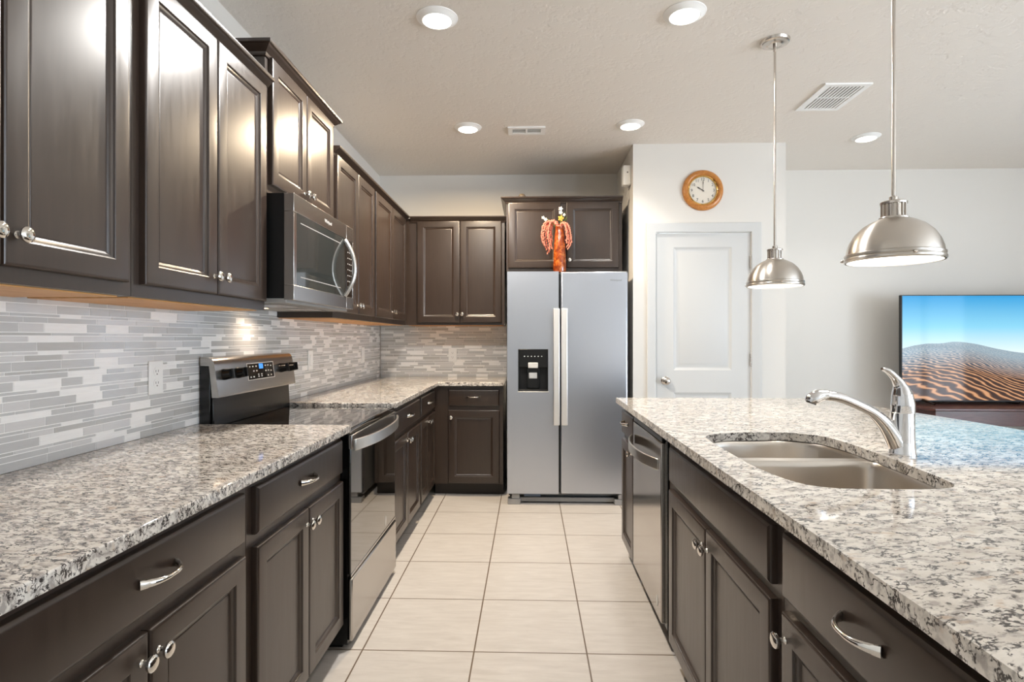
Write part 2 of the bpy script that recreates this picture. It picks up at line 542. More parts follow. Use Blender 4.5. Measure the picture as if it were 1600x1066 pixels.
# pantry block with its door opening
PX0, PX1, PY = 0.79, 1.935, 4.315
bm = B()
box(bm, PX0, 0.962, PY, YB + 0.1, 0, ZC); box(bm, 1.678, PX1, PY, YB + 0.1, 0, ZC); box(bm, 0.962, 1.678, PY, YB + 0.1, 2.069, ZC)
struct(obj('wall_pantry', bm, M['wall'], smooth=0))

def wall_with_holes(name, axis, at, thick, lo, hi, holes):
    """axis 'x': wall in the XZ plane at y=at; axis 'y': wall in the YZ plane at x=at. holes: (a0, a1, z0, z1)."""
    bm = B()
    def bx(a0, a1, z0, z1):
        if a1 - a0 < 1e-4 or z1 - z0 < 1e-4: return
        if axis == 'x': box(bm, a0, a1, at, at + thick, z0, z1)
        else: box(bm, at, at + thick, a0, a1, z0, z1)
    cur = lo
    for a0, a1, z0, z1 in sorted(holes):
        bx(cur, a0, 0, ZC); bx(a0, a1, 0, z0); bx(a0, a1, z1, ZC); cur = a1
    bx(cur, hi, 0, ZC)
    return struct(obj(name, bm, M['wall'], smooth=0))
wall_with_holes('wall_rear', 'x', YR - 0.15, 0.15, XW, XR, [q[1:] for q in OPENINGS if q[0] == 'x'])
wall_with_holes('wall_right', 'y', XR, 0.15, YR - 0.15, YB + 0.15, [q[1:] for q in OPENINGS if q[0] == 'y'])
def window(name, axis, at, a0, a1, z0, z1, bars):
    fr = B(); gl = B()
    def bx(bm, p0, p1, q0, q1, d0, d1):
        if axis == 'x': box(bm, p0, p1, at + d0, at + d1, q0, q1)
        else: box(bm, at + d0, at + d1, p0, p1, q0, q1)
    w = 0.05
    bx(fr, a0, a0 + w, z0, z1, -.03, .03); bx(fr, a1 - w, a1, z0, z1, -.03, .03)
    bx(fr, a0 + w, a1 - w, z0, z0 + w, -.03, .03); bx(fr, a0 + w, a1 - w, z1 - w, z1, -.03, .03)
    for k in range(1, bars + 1):
        c = a0 + (a1 - a0) * k / (bars + 1); bx(fr, c - .03, c + .03, z0 + w, z1 - w, -.028, .028)
    zm = (z0 + z1) / 2; bx(fr, a0 + w, a1 - w, zm - .02, zm + .02, -.026, .026)
    o = struct(obj(name, fr, M['white'], smooth=0))
    bx(gl, a0 + w, a1 - w, z0 + w, z1 - w, -.004, .004)
    obj('pane', gl, M['winglass'], o, smooth=0)
for k, (ax, a0, a1, z0, z1) in enumerate(OPENINGS):
    window('window_%d' % (k + 1), ax, YR - 0.075 if ax == 'x' else XR + 0.075, a0, a1, z0, z1, 2 if a1 - a0 > 2 else 1)

# mosaic backsplash, each strip a raised chip: part of its wall
def mosaic(u0, u1, z0, z1, put, bm, rnd, skip=()):
    rows = [(0.0230, 0), (0.0142, 1), (0.0070, 2)]
    g = 0.0027
    z = z0 + 0.001; k = 0
    put(bm, u0, u1, z0, z1, 0.0, 4)
    while z < z1 - 0.004:
        h, kind = rows[k % 3]
        h = min(h, z1 - z)
        u = u0 - rnd.uniform(0, 0.15)
        last = 0
        while u < u1:
            m = rnd.choices([0, 1, 2, 3], [0.30, 0.22, 0.30, 0.18])[0]
            if m == 0 and last == 0: m = 2
            last = m
            w = rnd.choice([0.075, 0.10, 0.15]) if m == 0 else rnd.choice([0.075, 0.12, 0.155, 0.175])
            a0, a1 = max(u, u0), min(u + w, u1)
            if a1 - a0 > 0.004: put(bm, a0, a1, z, z + h, 0.0011, m)
            u += w + g
        z += h + g; k += 1
def chip(bm, pts8, mi):
    v = [bm.verts.new(p) for p in pts8]
    for q in ((4, 5, 6, 7), (0, 1, 5, 4), (1, 2, 6, 5), (2, 3, 7, 6), (3, 0, 4, 7)): quad(bm, [v[k] for k in q], mi)
def put_left(bm, a0, a1, z0, z1, d, mi):
    x0, x1 = XW + 0.0015, XW + 0.006 + d
    chip(bm, [(x0, a0, z0), (x0, a1, z0), (x0, a1, z1), (x0, a0, z1), (x1, a0, z0), (x1, a1, z0), (x1, a1, z1), (x1, a0, z1)], mi)
def put_back(bm, a0, a1, z0, z1, d, mi):
    y0, y1 = YB - 0.0015, YB - 0.006 - d
    chip(bm, [(a0, y0, z0), (a1, y0, z0), (a1, y0, z1), (a0, y0, z1), (a0, y1, z0), (a1, y1, z0), (a1, y1, z1), (a0, y1, z1)], mi)
rnd = random.Random(3)
bm = B(); mosaic(0.735, YB - 0.010, 0.915, 1.41, put_left, bm, rnd)
obj('mosaic_backsplash', bm, M['tile'], wall_left, smooth=0, label='grey and white glass strip mosaic')
bm = B(); mosaic(XW + 0.012, -0.205, 0.915, 1.41, put_back, bm, rnd)
obj('mosaic_backsplash', bm, M['tile'], wall_back, smooth=0, label='grey and white glass strip mosaic')

# ---------------------------------------------------------------- cabinets
DOOR = [(0, 0), (0, -.014), (.0015, -.0175), (.005, -.0195), (.008, -.020), (.052, -.020), (.0545, -.0188), (.0555, -.0160), (.0575, -.0150),
        (.0600, -.0142), (.0660, -.0098), (.0690, -.0086), (.0705, -.0094), (.074, -.0096)]
DRAWER = [(0, 0), (0, -.011), (.0015, -.015), (.006, -.0185), (.009, -.0195), (.011, -.020)]
def knob_bm(x, y, z):
    bm = B()
    mt = Matrix.Translation((x, y, z)) @ Matrix.Rotation(PI / 2, 4, 'X')      # local +Z -> -Y (outward)
    lathe(bm, [(0, 0), (.0075, 0), (.0078, .002), (.006, .004), (.0052, .009), (.0056, .013), (.010, .0165), (.0150, .0185), (.0166, .0215), (.0163, .0245), (.0135, .0275), (.008, .0293), (0, .0298)], 28, mt)
    return bm
def pull_bm(x, y, z, half=0.056):
    bm = B()
    pts, rr, fl = [], [], []
    for k in range(25):
        t = -1 + 2 * k / 24
        px = half * t
        py = -(0.030 * (1 - abs(t) ** 2.6)) - 0.002
        pts.append((x + px, y + py, z))
        w = abs(t)
        rr.append(0.0042 + 0.0012 * w); fl.append(1.0 + 0.9 * w ** 2)
    tube(bm, pts, rr, 12, flat=fl)
    return bm
def add_door(root, x0, x1, z0, z1, knob=None, name='door'):
    bm = B(); ring_panel(bm, x0, x1, z0, z1, DOOR)
    d = obj(name, bm, M['wood'], root, smooth=25)
    if knob: obj('knob', knob_bm(knob[0], -.020, knob[1]), M['knob'], d, label='polished nickel knob')
    return d
def add_drawer(root, x0, x1, z0, z1, pull=None, name='drawer_front'):
    bm = B(); ring_panel(bm, x0, x1, z0, z1, DRAWER)
    d = obj(name, bm, M['wood'], root, smooth=25)
    if pull: obj('handle', pull_bm(pull[0], -.020, pull[1]), M['knob'], d, label='polished nickel bow pull')
    return d
TOP = 0.884
def base_cabinet(label, loc, rz, w, depth=0.595, open_top=False):
    r = thing('base_cabinet', label, 'cabinet', loc, rz, 'espresso kitchen cabinets')
    bm = B()
    if open_top:                                   # a sink hangs inside: floor, sides and face frame only
        box(bm, 0.001, w - 0.001, 0, depth, 0.10, 0.60)
        box(bm, 0.001, w - 0.001, 0, 0.018, 0.60, TOP - 0.001)
        box(bm, 0.001, 0.019, 0.018, depth, 0.60, TOP - 0.001); box(bm, w - 0.019, w - 0.001, 0.018, depth, 0.60, TOP - 0.001)
        box(bm, 0.019, w - 0.019, depth - 0.012, depth, 0.60, TOP - 0.001)
    else:
        box(bm, 0.001, w - 0.001, 0, depth, 0.10, TOP - 0.001)
    obj('cabinet_body', bm, M['wood'], r, smooth=0)
    bm = B(); box(bm, 0.001, w - 0.001, 0.070, depth, 0.0, 0.0998)
    obj('toe_kick', bm, M['toe'], r, smooth=0)
    return r
CROWN = [(0.0, 0.0), (0.005, 0.0), (0.008, 0.006), (0.009, 0.013), (0.016, 0.018), (0.024, 0.026), (0.031, 0.031), (0.033, 0.034), (0.040, 0.037), (0.042, 0.041), (0.042, 0.050), (0.0, 0.050)]
def wall_cabinet(label, loc, rz, w, h, depth, crown, crown_z, under=True):
    r = thing('wall_cabinet', label, 'cabinet', loc, rz, 'espresso kitchen cabinets')
    bm = B(); box(bm, 0.001, w - 0.001, 0, depth, 0.0, h)
    obj('cabinet_body', bm, M['wood'], r, smooth=0)
    if under:
        bm = B(); box(bm, 0.02, w - 0.02, 0.022, depth - 0.002, -0.0035, -0.0005)
        obj('underside_panel', bm, M['maple'], r, smooth=0, label='unfinished maple underside')
    bm = B()
    path = [(0, -0.0005), (w, -0.0005)]
    if crown == 'both': path = [(-0.0005, depth - 0.02), (-0.0005, -0.0005), (w + 0.0005, -0.0005), (w + 0.0005, depth - 0.02)]
    if crown == 'start': path = [(-0.0005, depth - 0.02), (-0.0005, -0.0005), (w, -0.0005)]
    if crown == 'end': path = [(0, -0.0005), (w + 0.0005, -0.0005), (w + 0.0005, depth - 0.02)]
    if isinstance(crown, tuple): path = [(crown[0], -0.0005), (crown[1], -0.0005)]
    if isinstance(crown, tuple) and crown[1] > w: path = [(crown[0], -0.0005), (w + 0.0005, -0.0005), (w + 0.0005, 0.20)]
    # sweep wants 'out' on the right of travel: along +x the right side is -y (the front)
    sweep(bm, path, [(o, z + crown_z) for o, z in CROWN])
    obj('crown_molding', bm, M['wood'], r, smooth=30)
    return r
L90, RM90 = PI / 2, -PI / 2
FX = -0.765                                   # face of the base run along the left wall
# --- base run along the left wall (local x -> world +Y)
r = base_cabinet('dark brown base cabinet with a wide drawer, one cabinet short of the range', (FX, 0.735, 0), L90, 0.762)
add_drawer(r, 0.022, 0.729, 0.724, 0.856, (0.375, 0.792))
add_door(r, 0.022, 0.3475, 0.112, 0.690, (0.3245, 0.640)); add_door(r, 0.3515, 0.729, 0.112, 0.690, (0.3745, 0.640))
r = base_cabinet('dark brown base cabinet with drawer and twin doors touching the near side of the range', (FX, 1.497, 0), L90, 0.762)
add_drawer(r, 0.030, 0.739, 0.724, 0.856, (0.372, 0.792))
add_door(r, 0.030, 0.3900, 0.112, 0.690, (0.366, 0.640)); add_door(r, 0.3935, 0.745, 0.112, 0.690, (0.418, 0.640))
r = base_cabinet('dark brown base cabinet just past the range, its pull half behind the oven handle', (FX, 3.032, 0), L90, 0.823)
add_drawer(r, 0.040, 0.797, 0.716, 0.852, (0.43, 0.79))
add_door(r, 0.040, 0.4050, 0.112, 0.686, (0.380, 0.640)); add_door(r, 0.4085, 0.797, 0.112, 0.686, (0.432, 0.640))
r = base_cabinet('dark brown base cabinet tucked into the inside corner beyond the range', (FX, 3.855, 0), L90, 0.635)
add_drawer(r, 0.026, 0.590, 0.716, 0.852, (0.30, 0.79))
add_door(r, 0.026, 0.3060, 0.112, 0.686, (0.282, 0.645)); add_door(r, 0.3095, 0.590, 0.112, 0.686, (0.334, 0.645))
# --- base against the back wall
r = base_cabinet('single-door dark brown base cabinet against the back wall beside the refrigerator', (FX, 4.49, 0), 0, 0.557)
add_drawer(r, 0.120, 0.526, 0.724, 0.854, (0.320, 0.797))
add_door(r, 0.118, 0.528, 0.110, 0.690, (0.140, 0.634))
# --- island (local x -> world -Y)
IX = 0.555
r = base_cabinet('slim dark brown island cabinet beyond the dishwasher, at the refrigerator end', (IX, 3.300, 0), RM90, 0.380)
add_drawer(r, 0.012, 0.366, 0.722, 0.852, (0.180, 0.795))
add_door(r, 0.012, 0.366, 0.100, 0.690, (0.340, 0.660))
r = base_cabinet('dark brown island cabinet under the sink, plain false front over twin doors', (IX, 2.245, 0), RM90, 1.000, open_top=True)
add_drawer(r, 0.060, 0.967, 0.714, 0.848, None, 'false_drawer_front')
add_door(r, 0.060, 0.5110, 0.098, 0.684, (0.486, 0.628)); add_door(r, 0.5145, 0.972, 0.098, 0.684, (0.540, 0.628))
r = base_cabinet('dark brown island cabinet with a bow-pull drawer on the camera side of the sink cabinet', (IX, 1.2445, 0), RM90, 0.620)
add_drawer(r, 0.028, 0.600, 0.714, 0.852, (0.318, 0.789))
add_door(r, 0.028, 0.3120, 0.098, 0.684, (0.052, 0.634)); add_door(r, 0.3155, 0.600, 0.098, 0.684, (0.575, 0.634))

# --- wall cabinets along the left wall
UX, UZ, UH, UD = -1.055, 1.376, 0.910, 0.303
r = wall_cabinet('tall dark brown wall cabinet at the camera end of the run, over the mosaic', (UX, 0.705, UZ), L90, 0.755, UH, UD, None, 0.872)
add_door(r, 0.018, 0.3715, 0.034, 0.886, (0.345, 0.098)); add_door(r, 0.375, 0.727, 0.034, 0.886, (0.402, 0.098))
r = wall_cabinet('tall dark brown wall cabinet beside the microwave, on its near side', (UX, 1.46, UZ), L90, 0.753, UH, UD, None, 0.872)
add_door(r, 0.031, 0.3840, 0.034, 0.886, (0.360, 0.092)); add_door(r, 0.388, 0.735, 0.034, 0.886, (0.412, 0.092))
r = wall_cabinet('short raised dark brown wall cabinet mounted over the microwave', (UX, 2.215, 1.852), L90, 0.769, 0.572, UD, 'both', 0.540, False)
add_door(r, 0.030, 0.3800, 0.034, 0.548, (0.354, 0.078)); add_door(r, 0.384, 0.738, 0.034, 0.548, (0.412, 0.078))
r = wall_cabinet('dark brown wall cabinet directly past the microwave', (UX, 2.986, UZ), L90, 0.781, UH, UD, None, 0.872)
add_door(r, 0.028, 0.4000, 0.034, 0.886, (0.376, 0.085)); add_door(r, 0.404, 0.760, 0.034, 0.886, (0.430, 0.085))
r = wall_cabinet('dark brown wall cabinet filling the inside corner at the end of the run', (UX, 3.768, UZ), L90, 1.016, UH, UD, (0, 0.974), 0.872)
add_door(r, 0.022, 0.4740, 0.034, 0.886, (0.450, 0.088)); add_door(r, 0.478, 0.938, 0.034, 0.886, (0.502, 0.088))
# --- wall cabinets on the back wall
r = wall_cabinet('dark brown twin-door wall cabinet on the back wall over the mosaic', (UX, 4.785, UZ), 0, 0.846, UH, UD, (0.042, 0.880), 0.872)
add_door(r, 0.100, 0.4640, 0.020, 0.886, (0.446, 0.092)); add_door(r, 0.4675, 0.820, 0.020, 0.886, (0.487, 0.092))
r = wall_cabinet('short dark brown wall cabinet over the refrigerator', (-0.183, 4.48, 1.795), 0, 0.918, 0.560, 0.608, 'start', 0.538, False)
add_door(r, 0.016, 0.4330, 0.026, 0.544, (0.408, 0.086)); add_door(r, 0.4770, 0.888, 0.026, 0.544, (0.498, 0.086))

# ---------------------------------------------------------------- granite worktops
CX = -0.722
bm = B(); slab(bm, [(XW + 0.001, 0.735), (CX, 0.735), (CX, 2.2615), (XW + 0.001, 2.2615)], [], TOP, 0.914)
tag(obj('granite_countertop', bm, M['granite'], bevel=0.004), 'speckled granite countertop over the cabinets on the near side of the range', 'countertop', 'granite countertops')
bm = B(); slab(bm, [(XW + 0.001, 3.0275), (CX, 3.0275), (CX, 4.447), (-0.206, 4.447), (-0.206, YB - 0.001), (XW + 0.001, YB - 0.001)], [], TOP, 0.914)
tag(obj('granite_countertop', bm, M['granite'], bevel=0.004), 'L-shaped granite countertop turning the corner from range to refrigerator', 'countertop', 'granite countertops')
hole = [(0.637, 2.045), (0.716, 2.103), (0.84, 2.121), (0.95, 2.123), (1.040, 2.060), (1.064, 1.93), (1.062, 1.80), (1.055, 1.66), (1.041, 1.528), (1.026, 1.41), (0.997, 1.358), (0.93, 1.338), (0.81, 1.335), (0.700, 1.345), (0.645, 1.405), (0.616, 1.552), (0.614, 1.77), (0.618, 1.95)]
hole = [(p.x, p.y) for p in catmull_closed([(x, y, 0) for x, y in hole], 5)]
IY0, IY1 = 0.10, 3.337
arc = []
for k in range(0, 33):
    y = IY1 - 0.02 - (IY1 - IY0 - 0.04) * k / 32
    t = (y - 1.72) / 1.617
    arc.append((1.895 - 0.235 * abs(t) ** 2.3, y))
outer = [(0.511, IY0), (0.511, IY1), (1.615, IY1)] + arc + [(1.615, IY0)]
bm = B(); slab(bm, outer, [hole], TOP, 0.914)
tag(obj('granite_countertop', bm, M['granite_isl'], bevel=0.004), 'big pale granite island countertop with bowed bar edge and sink cutout', 'countertop', 'granite countertops')
# knee wall carrying the bar overhang
bm = B(); box(bm, 1.155, 1.27, 0.62, 3.30, 0, TOP - 0.001)
struct(obj('wall_island', bm, M['wall'], smooth=0))

# ---------------------------------------------------------------- sink
sk = thing('double_bowl_sink', 'undermount stainless double-bowl sink set into the island granite', 'sink', (0.84, 1.73, 0.70))
def grow(lp, d, c=(0.84, 1.73)):
    return [(c[0] + (x - c[0]) * (1 + d / 0.22), c[1] + (y - c[1]) * (1 + d / 0.39)) for x, y in lp]
def clip(lp, ymin=None, ymax=None):
    out = []
    for i in range(len(lp)):
        p, q = lp[i], lp[(i + 1) % len(lp)]
        ins = lambda s: (ymin is None or s[1] >= ymin) and (ymax is None or s[1] <= ymax)
        if ins(p): out.append(p)
        if ins(p) != ins(q):
            yy = ymin if ymin is not None else ymax
            t = (yy - p[1]) / (q[1] - p[1])
            out.append((p[0] + (q[0] - p[0]) * t, yy))
    return out
def resample(lp, n):
    L = [0]; m = len(lp)
    for i in range(m):
        p, q = lp[i], lp[(i + 1) % m]; L.append(L[-1] + math.hypot(q[0] - p[0], q[1] - p[1]))
    out = []
    j = 0
    for k in range(n):
        s = L[-1] * k / n
        while L[j + 1] < s: j += 1
        t = (s - L[j]) / max(L[j + 1] - L[j], 1e-9); p, q = lp[j], lp[(j + 1) % m]
        out.append((p[0] + (q[0] - p[0]) * t, p[1] + (q[1] - p[1]) * t))
    return out
def smooth_loop(lp, it=3):
    for _ in range(it):
        n = len(lp); lp = [((lp[i - 1][0] + 2 * lp[i][0] + lp[(i + 1) % n][0]) / 4, (lp[i - 1][1] + 2 * lp[i][1] + lp[(i + 1) % n][1]) / 4) for i in range(n)]
    return lp
big = grow(hole, 0.006)
far_b = smooth_loop(resample(clip(big, ymin=1.822), 72), 4)
near_b = smooth_loop(resample(clip(big, ymax=1.782), 72), 4)
bm = B()
flange = grow(hole, 0.028)
sx, sy, sz = sk.location
loc2 = lambda lp: [(x - sx, y - sy) for x, y in lp]
# flange and divider: one plate round each bowl
for plate, bowl in ((clip(flange, ymin=1.802), far_b), (clip(flange, ymax=1.802), near_b)):
    es = []
    for lp in (loc2(plate), loc2(bowl)):
        vs = [bm.verts.new((x, y, 0.8825 - sz)) for x, y in lp]
        for k in range(len(vs)): es.append(bm.edges.new((vs[k], vs[(k + 1) % len(vs)])))
    bmesh.ops.triangle_fill(bm, use_beauty=True, use_dissolve=False, edges=es)
obj('rim', bm, M['sink'], sk, smooth=40)
for lp, dep in ((far_b, 0.175), (near_b, 0.185)):
    bm = B()
    c = (sum(p[0] for p in lp) / len(lp), sum(p[1] for p in lp) / len(lp))
    hx = (max(p[0] for p in lp) - min(p[0] for p in lp)) / 2; hy = (max(p[1] for p in lp) - min(p[1] for p in lp)) / 2
    rings = []
    for ins, dz in ((0, 0), (0.003, -0.004), (0.006, -0.02), (0.014, -dep + 0.05), (0.022, -dep + 0.022), (0.042, -dep + 0.006), (0.07, -dep)):
        rings.append([bm.verts.new((c[0] + (x - c[0]) * (1 - ins / hx) - sx, c[1] + (y - c[1]) * (1 - ins / hy) - sy, 0.8825 + dz - sz)) for x, y in lp])
    for a_, b_ in zip(rings, rings[1:]):
        for k in range(len(lp)): quad(bm, [a_[k], a_[(k + 1) % len(lp)], b_[(k + 1) % len(lp)], b_[k]])
    quad(bm, rings[-1])
    bo = obj('bowl', bm, M['sink'], sk, smooth=50)
    bm = B(); lathe(bm, [(0, 0.0), (0.02, 0.0), (0.024, 0.002), (0.040, 0.0025), (0.042, 0.0005)], 28, Matrix.Translation((c[0] - sx, c[1] - sy, 0.8825 - dep - sz + 0.001)))
    obj('drain', bm, M['chrome'], bo)

# ---------------------------------------------------------------- faucet
fa = thing('kitchen_faucet', 'single-lever chrome faucet standing behind the sink', 'faucet', (1.122, 1.73, 0.914))
def fp(u, v): return (1.122 + (u - 1410) * 0.00193 - 1.122, 0.0, 1.265 - (v - 528.5) * 0.001926 - 0.914)
bm = B(); lathe(bm, [(0, 0), (.036, 0), (.0365, .004), (.0345, .012), (.0325, .05), (.0315, .126), (.0315, .1265), (.030, .128), (.0298, .129)], 40)
obj('faucet_body', bm, M['chrome'], fa)
bm = B()
cp = catmull([fp(1403, 694), fp(1394, 678), fp(1381, 660), fp(1363, 644), fp(1337, 630.5), fp(1312, 621), fp(1292, 618)], 6)
n = len(cp); tube(bm, cp, [0.030 - 0.0165 * min(1, (k / n) * 1.9) + 0.0015 * (k / n) for k in range(n)], 24)
obj('spout', bm, M['chrome'], fa)
bm = B()
cp = catmull([fp(1297, 617.6), fp(1288, 618), fp(1280, 619.8), fp(1273, 624), fp(1270, 630)], 5); n = len(cp)
tube(bm, cp, [0.0142 + 0.0062 * min(1, k / n * 2.0) - 0.0035 * max(0, k / n - 0.75) * 4 for k in range(n)], 28)
sh = obj('spray_head', bm, M['chrome'], fa)
bm = B(); tube(bm, [cp[-1], cp[-1] + (cp[-1] - cp[-3]).normalized() * 0.0025], 0.0145, 24)
obj('aerator', bm, M['blackplastic'], sh)
bm = B()
cp = catmull([fp(1411, 645), fp(1411, 632), fp(1409.5, 616), fp(1406, 602), fp(1398, 589.5), fp(1388, 580), fp(1379, 576.5)], 6); n = len(cp)
rad = [0.0312, 0.031, 0.0262, 0.0165, 0.0105, 0.0085, 0.0045]
rr = [rad[min(int(k / 6), 5)] + (rad[min(int(k / 6) + 1, 6)] - rad[min(int(k / 6), 5)]) * ((k % 6) / 6 if k < n - 1 else 1) for k in range(n)]
rr[-1] = rad[-1]
tube(bm, cp, rr, 28, up=Vector((0, 1, 0)), flat=[1.0 + 0.5 * (k / n) for k in range(n)])
obj('lever', bm, M['chrome'], fa)

# ---------------------------------------------------------------- dishwasher
dw = thing('dishwasher', 'stainless dishwasher with curved bar handle built into the island', 'dishwasher', (0.56, 2.915, 0), RM90)
bm = B(); box(bm, 0.0, 0.665, 0.03, 0.57, 0.10, TOP - 0.004)
obj('cabinet_body', bm, M['blackmatte'], dw, smooth=0)
bm = B(); box(bm, 0.002, 0.612, -0.026, 0.028, 0.105, 0.838)
obj('door', bm, M['steel_dw'], dw, bevel=0.004)
bm = B(); box(bm, 0.002, 0.612, -0.022, 0.028, 0.840, 0.862); box(bm, 0.615, 0.662, -0.012, 0.028, 0.10, 0.878)
obj('control_strip', bm, M['blackplastic'], dw, bevel=0.002)
bm = B()
for k in range(6): box(bm, 0.33 + k * 0.03, 0.343 + k * 0.03, -0.016, 0.004, 0.8622, 0.8626)
obj('control_legend', bm, M['legend'], dw, smooth=0)
bm = B(); box(bm, 0.004, 0.66, 0.035, 0.5, 0.0, 0.099)
obj('toe_kick', bm, M['toe'], dw, smooth=0)
def bow_handle(x0, x1, y, z0, z1, out, thick=0.008, n=24):
    bm = B(); rings = []
    for k in range(n + 1):
        t = -1 + 2 * k / n
        x = x0 + (x1 - x0) * k / n
        yo = y - out * (1 - abs(t) ** 2.4) - 0.004
        rings.append([bm.verts.new(p) for p in ((x, yo, z0), (x, yo - thick, z0), (x, yo - thick, z1), (x, yo, z1))])
    for a_, b_ in zip(rings, rings[1:]):
        for q in range(4): quad(bm, [a_[q], a_[(q + 1) % 4], b_[(q + 1) % 4], b_[q]])
    quad(bm, rings[0]); quad(bm, rings[-1])
    return bm
obj('handle', bow_handle(0.010, 0.602, -0.026, 0.727, 0.772, 0.050), M['handle_steel'], dw, bevel=0.002)
bm = B(); lathe(bm, [(0, 0), (0.014, 0), (0.014, 0.001), (0, 0.001)], 24, Matrix.Translation((0.545, -0.0262, 0.17)) @ Matrix.Rotation(PI / 2, 4, 'X') @ Matrix.Diagonal((1, 1.7, 1, 1)))
obj('badge', bm, M['silver'], dw)

# ---------------------------------------------------------------- range
rg = thing('electric_range', 'stainless freestanding electric range with black glass cooktop', 'range', (-0.735, 2.2635, 0), L90)
W = 0.762
bm = B(); box(bm, 0.001, W - 0.001, 0.002, 0.600, 0.02, 0.872)
obj('range_body', bm, M['blackplastic'], rg, smooth=0)
bm = B(); box(bm, 0.0015, W - 0.0015, -0.006, 0.598, 0.8725, 0.897)
obj('cooktop', bm, M['blackglass'], rg, bevel=0.004)
burner_grey = plain('burner_ring_grey', (70, 70, 70), 0.2)
for (cx, cy, rad) in ((0.20, 0.16, 0.105), (0.56, 0.16, 0.080), (0.20, 0.40, 0.080), (0.56, 0.40, 0.105)):
    bm = B()
    for q in (rad, rad * 0.62):
        mt = Matrix.Translation((cx, cy, 0.8971))
        lathe(bm, [(q, 0), (q + 0.0016, 0), (q + 0.0016, 0.0002), (q, 0.0002)], 48, mt, caps=False)
    obj('burner_marking', bm, burner_grey, rg)
bm = B(); box(bm, 0.006, W - 0.006, -0.010, 0.001, 0.300, 0.869)
dr = obj('oven_door', bm, M['ovenglass'], rg, bevel=0.003)
bm = B(); box(bm, 0.005, W - 0.005, -0.0145, 0.0005, 0.812, 0.8695)
obj('top_trim', bm, M['steel_h'], dr, bevel=0.002)
obj('handle', bow_handle(0.012, W - 0.012, -0.0145, 0.806, 0.852, 0.048, 0.010), M['handle_steel'], dr, bevel=0.002)
bm = B(); box(bm, 0.005, W - 0.005, -0.012, -0.009, 0.292, 0.3025)
obj('bottom_trim', bm, M['steel_h'], dr, bevel=0.001)
bm = B(); box(bm, 0.004, W - 0.004, -0.016, 0.001, 0.030, 0.285)
obj('storage_drawer', bm, M['steel_h'], rg, bevel=0.006)
bm = B(); box(bm, 0.02, W - 0.02, 0.03, 0.59, 0.0, 0.0198)
obj('plinth', bm, M['blackmatte'], rg, smooth=0)
bm = B()
lathe(bm, [(0, 0), (0.016, 0), (0.016, 0.0006), (0, 0.0006)], 24, Matrix.Translation((0.56, -0.0101, 0.345)) @ Matrix.Rotation(PI / 2, 4, 'X') @ Matrix.Diagonal((1, 1.6, 1, 1)))
obj('badge', bm, M['silver'], dr)
# backguard: profile extruded along the width (local y is depth; wall at y = 0.627)
def prism_x(bm, prof, x0, x1, mi=0):
    a_ = [bm.verts.new((x0, y, z)) for y, z in prof]; b_ = [bm.verts.new((x1, y, z)) for y, z in prof]
    for k in range(len(prof)): quad(bm, [a_[k], a_[(k + 1) % len(prof)], b_[(k + 1) % len(prof)], b_[k]], mi)
    quad(bm, a_, mi); quad(bm, b_, mi)
bm = B(); prism_x(bm, [(0.560, 0.8972), (0.566, 1.018), (0.612, 1.018), (0.612, 0.8972)], 0.014, W - 0.014)
box(bm, 0.003, 0.0135, 0.572, 0.614, 0.8972, 1.15)
box(bm, W - 0.0135, W - 0.003, 0.572, 0.614, 0.8972, 1.15)
bg_ = obj('backguard', bm, M['blackplastic'], rg, bevel=0.003)
bm = B(); prism_x(bm, [(0.536, 1.020), (0.5355, 1.028), (0.552, 1.150), (0.556, 1.168), (0.565, 1.180), (0.580, 1.186), (0.612, 1.187), (0.612, 1.152), (0.575, 1.150), (0.562, 1.020)], 0.002, W - 0.002)
co = obj('control_console', bm, M['steel_h'], rg, smooth=40)
nrm = Vector((0, -0.122, 0.0165)).normalized()
def con(x, z, off=0.0):
    t = (z - 1.028) / 0.122
    return Vector((x, 0.5355 + 0.0165 * t, z)) + Vector((0, -0.9909, 0.134)) * off
def con_plate(bm, x0, x1, z0, z1, off, th=0.0012, mi=0):
    v = [bm.verts.new(con(x, z, o)) for o in (off, off + th) for x, z in ((x0, z0), (x1, z0), (x1, z1), (x0, z1))]
    for q in ((0, 3, 2, 1), (4, 5, 6, 7), (0, 1, 5, 4), (1, 2, 6, 5), (2, 3, 7, 6), (3, 0, 4, 7)): quad(bm, [v[k] for k in q], mi)
bm = B(); con_plate(bm, 0.262, 0.518, 1.074, 1.146, 0.0003)
ds = obj('display_panel', bm, M['blackglass'], co, smooth=0)
bm = B()
con_plate(bm, 0.258, 0.262, 1.071, 1.149, 0.0003, 0.0018); con_plate(bm, 0.518, 0.522, 1.071, 1.149, 0.0003, 0.0018)
con_plate(bm, 0.262, 0.518, 1.071, 1.074, 0.0003, 0.0018); con_plate(bm, 0.262, 0.518, 1.146, 1.149, 0.0003, 0.0018)
obj('display_bezel', bm, M['silver'], co, smooth=0)
bm = B(); con_plate(bm, 0.372, 0.412, 1.120, 1.144, 0.0017, 0.0003)
obj('clock_display', bm, M['bluelcd'], co, smooth=0)
for (x, z) in ((.285, 1.133), (.313, 1.133), (.344, 1.133), (.318, 1.112), (.346, 1.112), (.285, 1.085), (.313, 1.085), (.36, 1.094), (.36, 1.085), (.39, 1.094), (.39, 1.085), (.436, 1.133), (.463, 1.133), (.492, 1.130), (.436, 1.108), (.463, 1.108), (.490, 1.106), (.455, 1.085), (.488, 1.085)):
    bm = B(); con_plate(bm, x - 0.006, x + 0.006, z - 0.003, z + 0.003, 0.0017, 0.0003)
    obj('touch_button', bm, M['legend'], co, smooth=0)
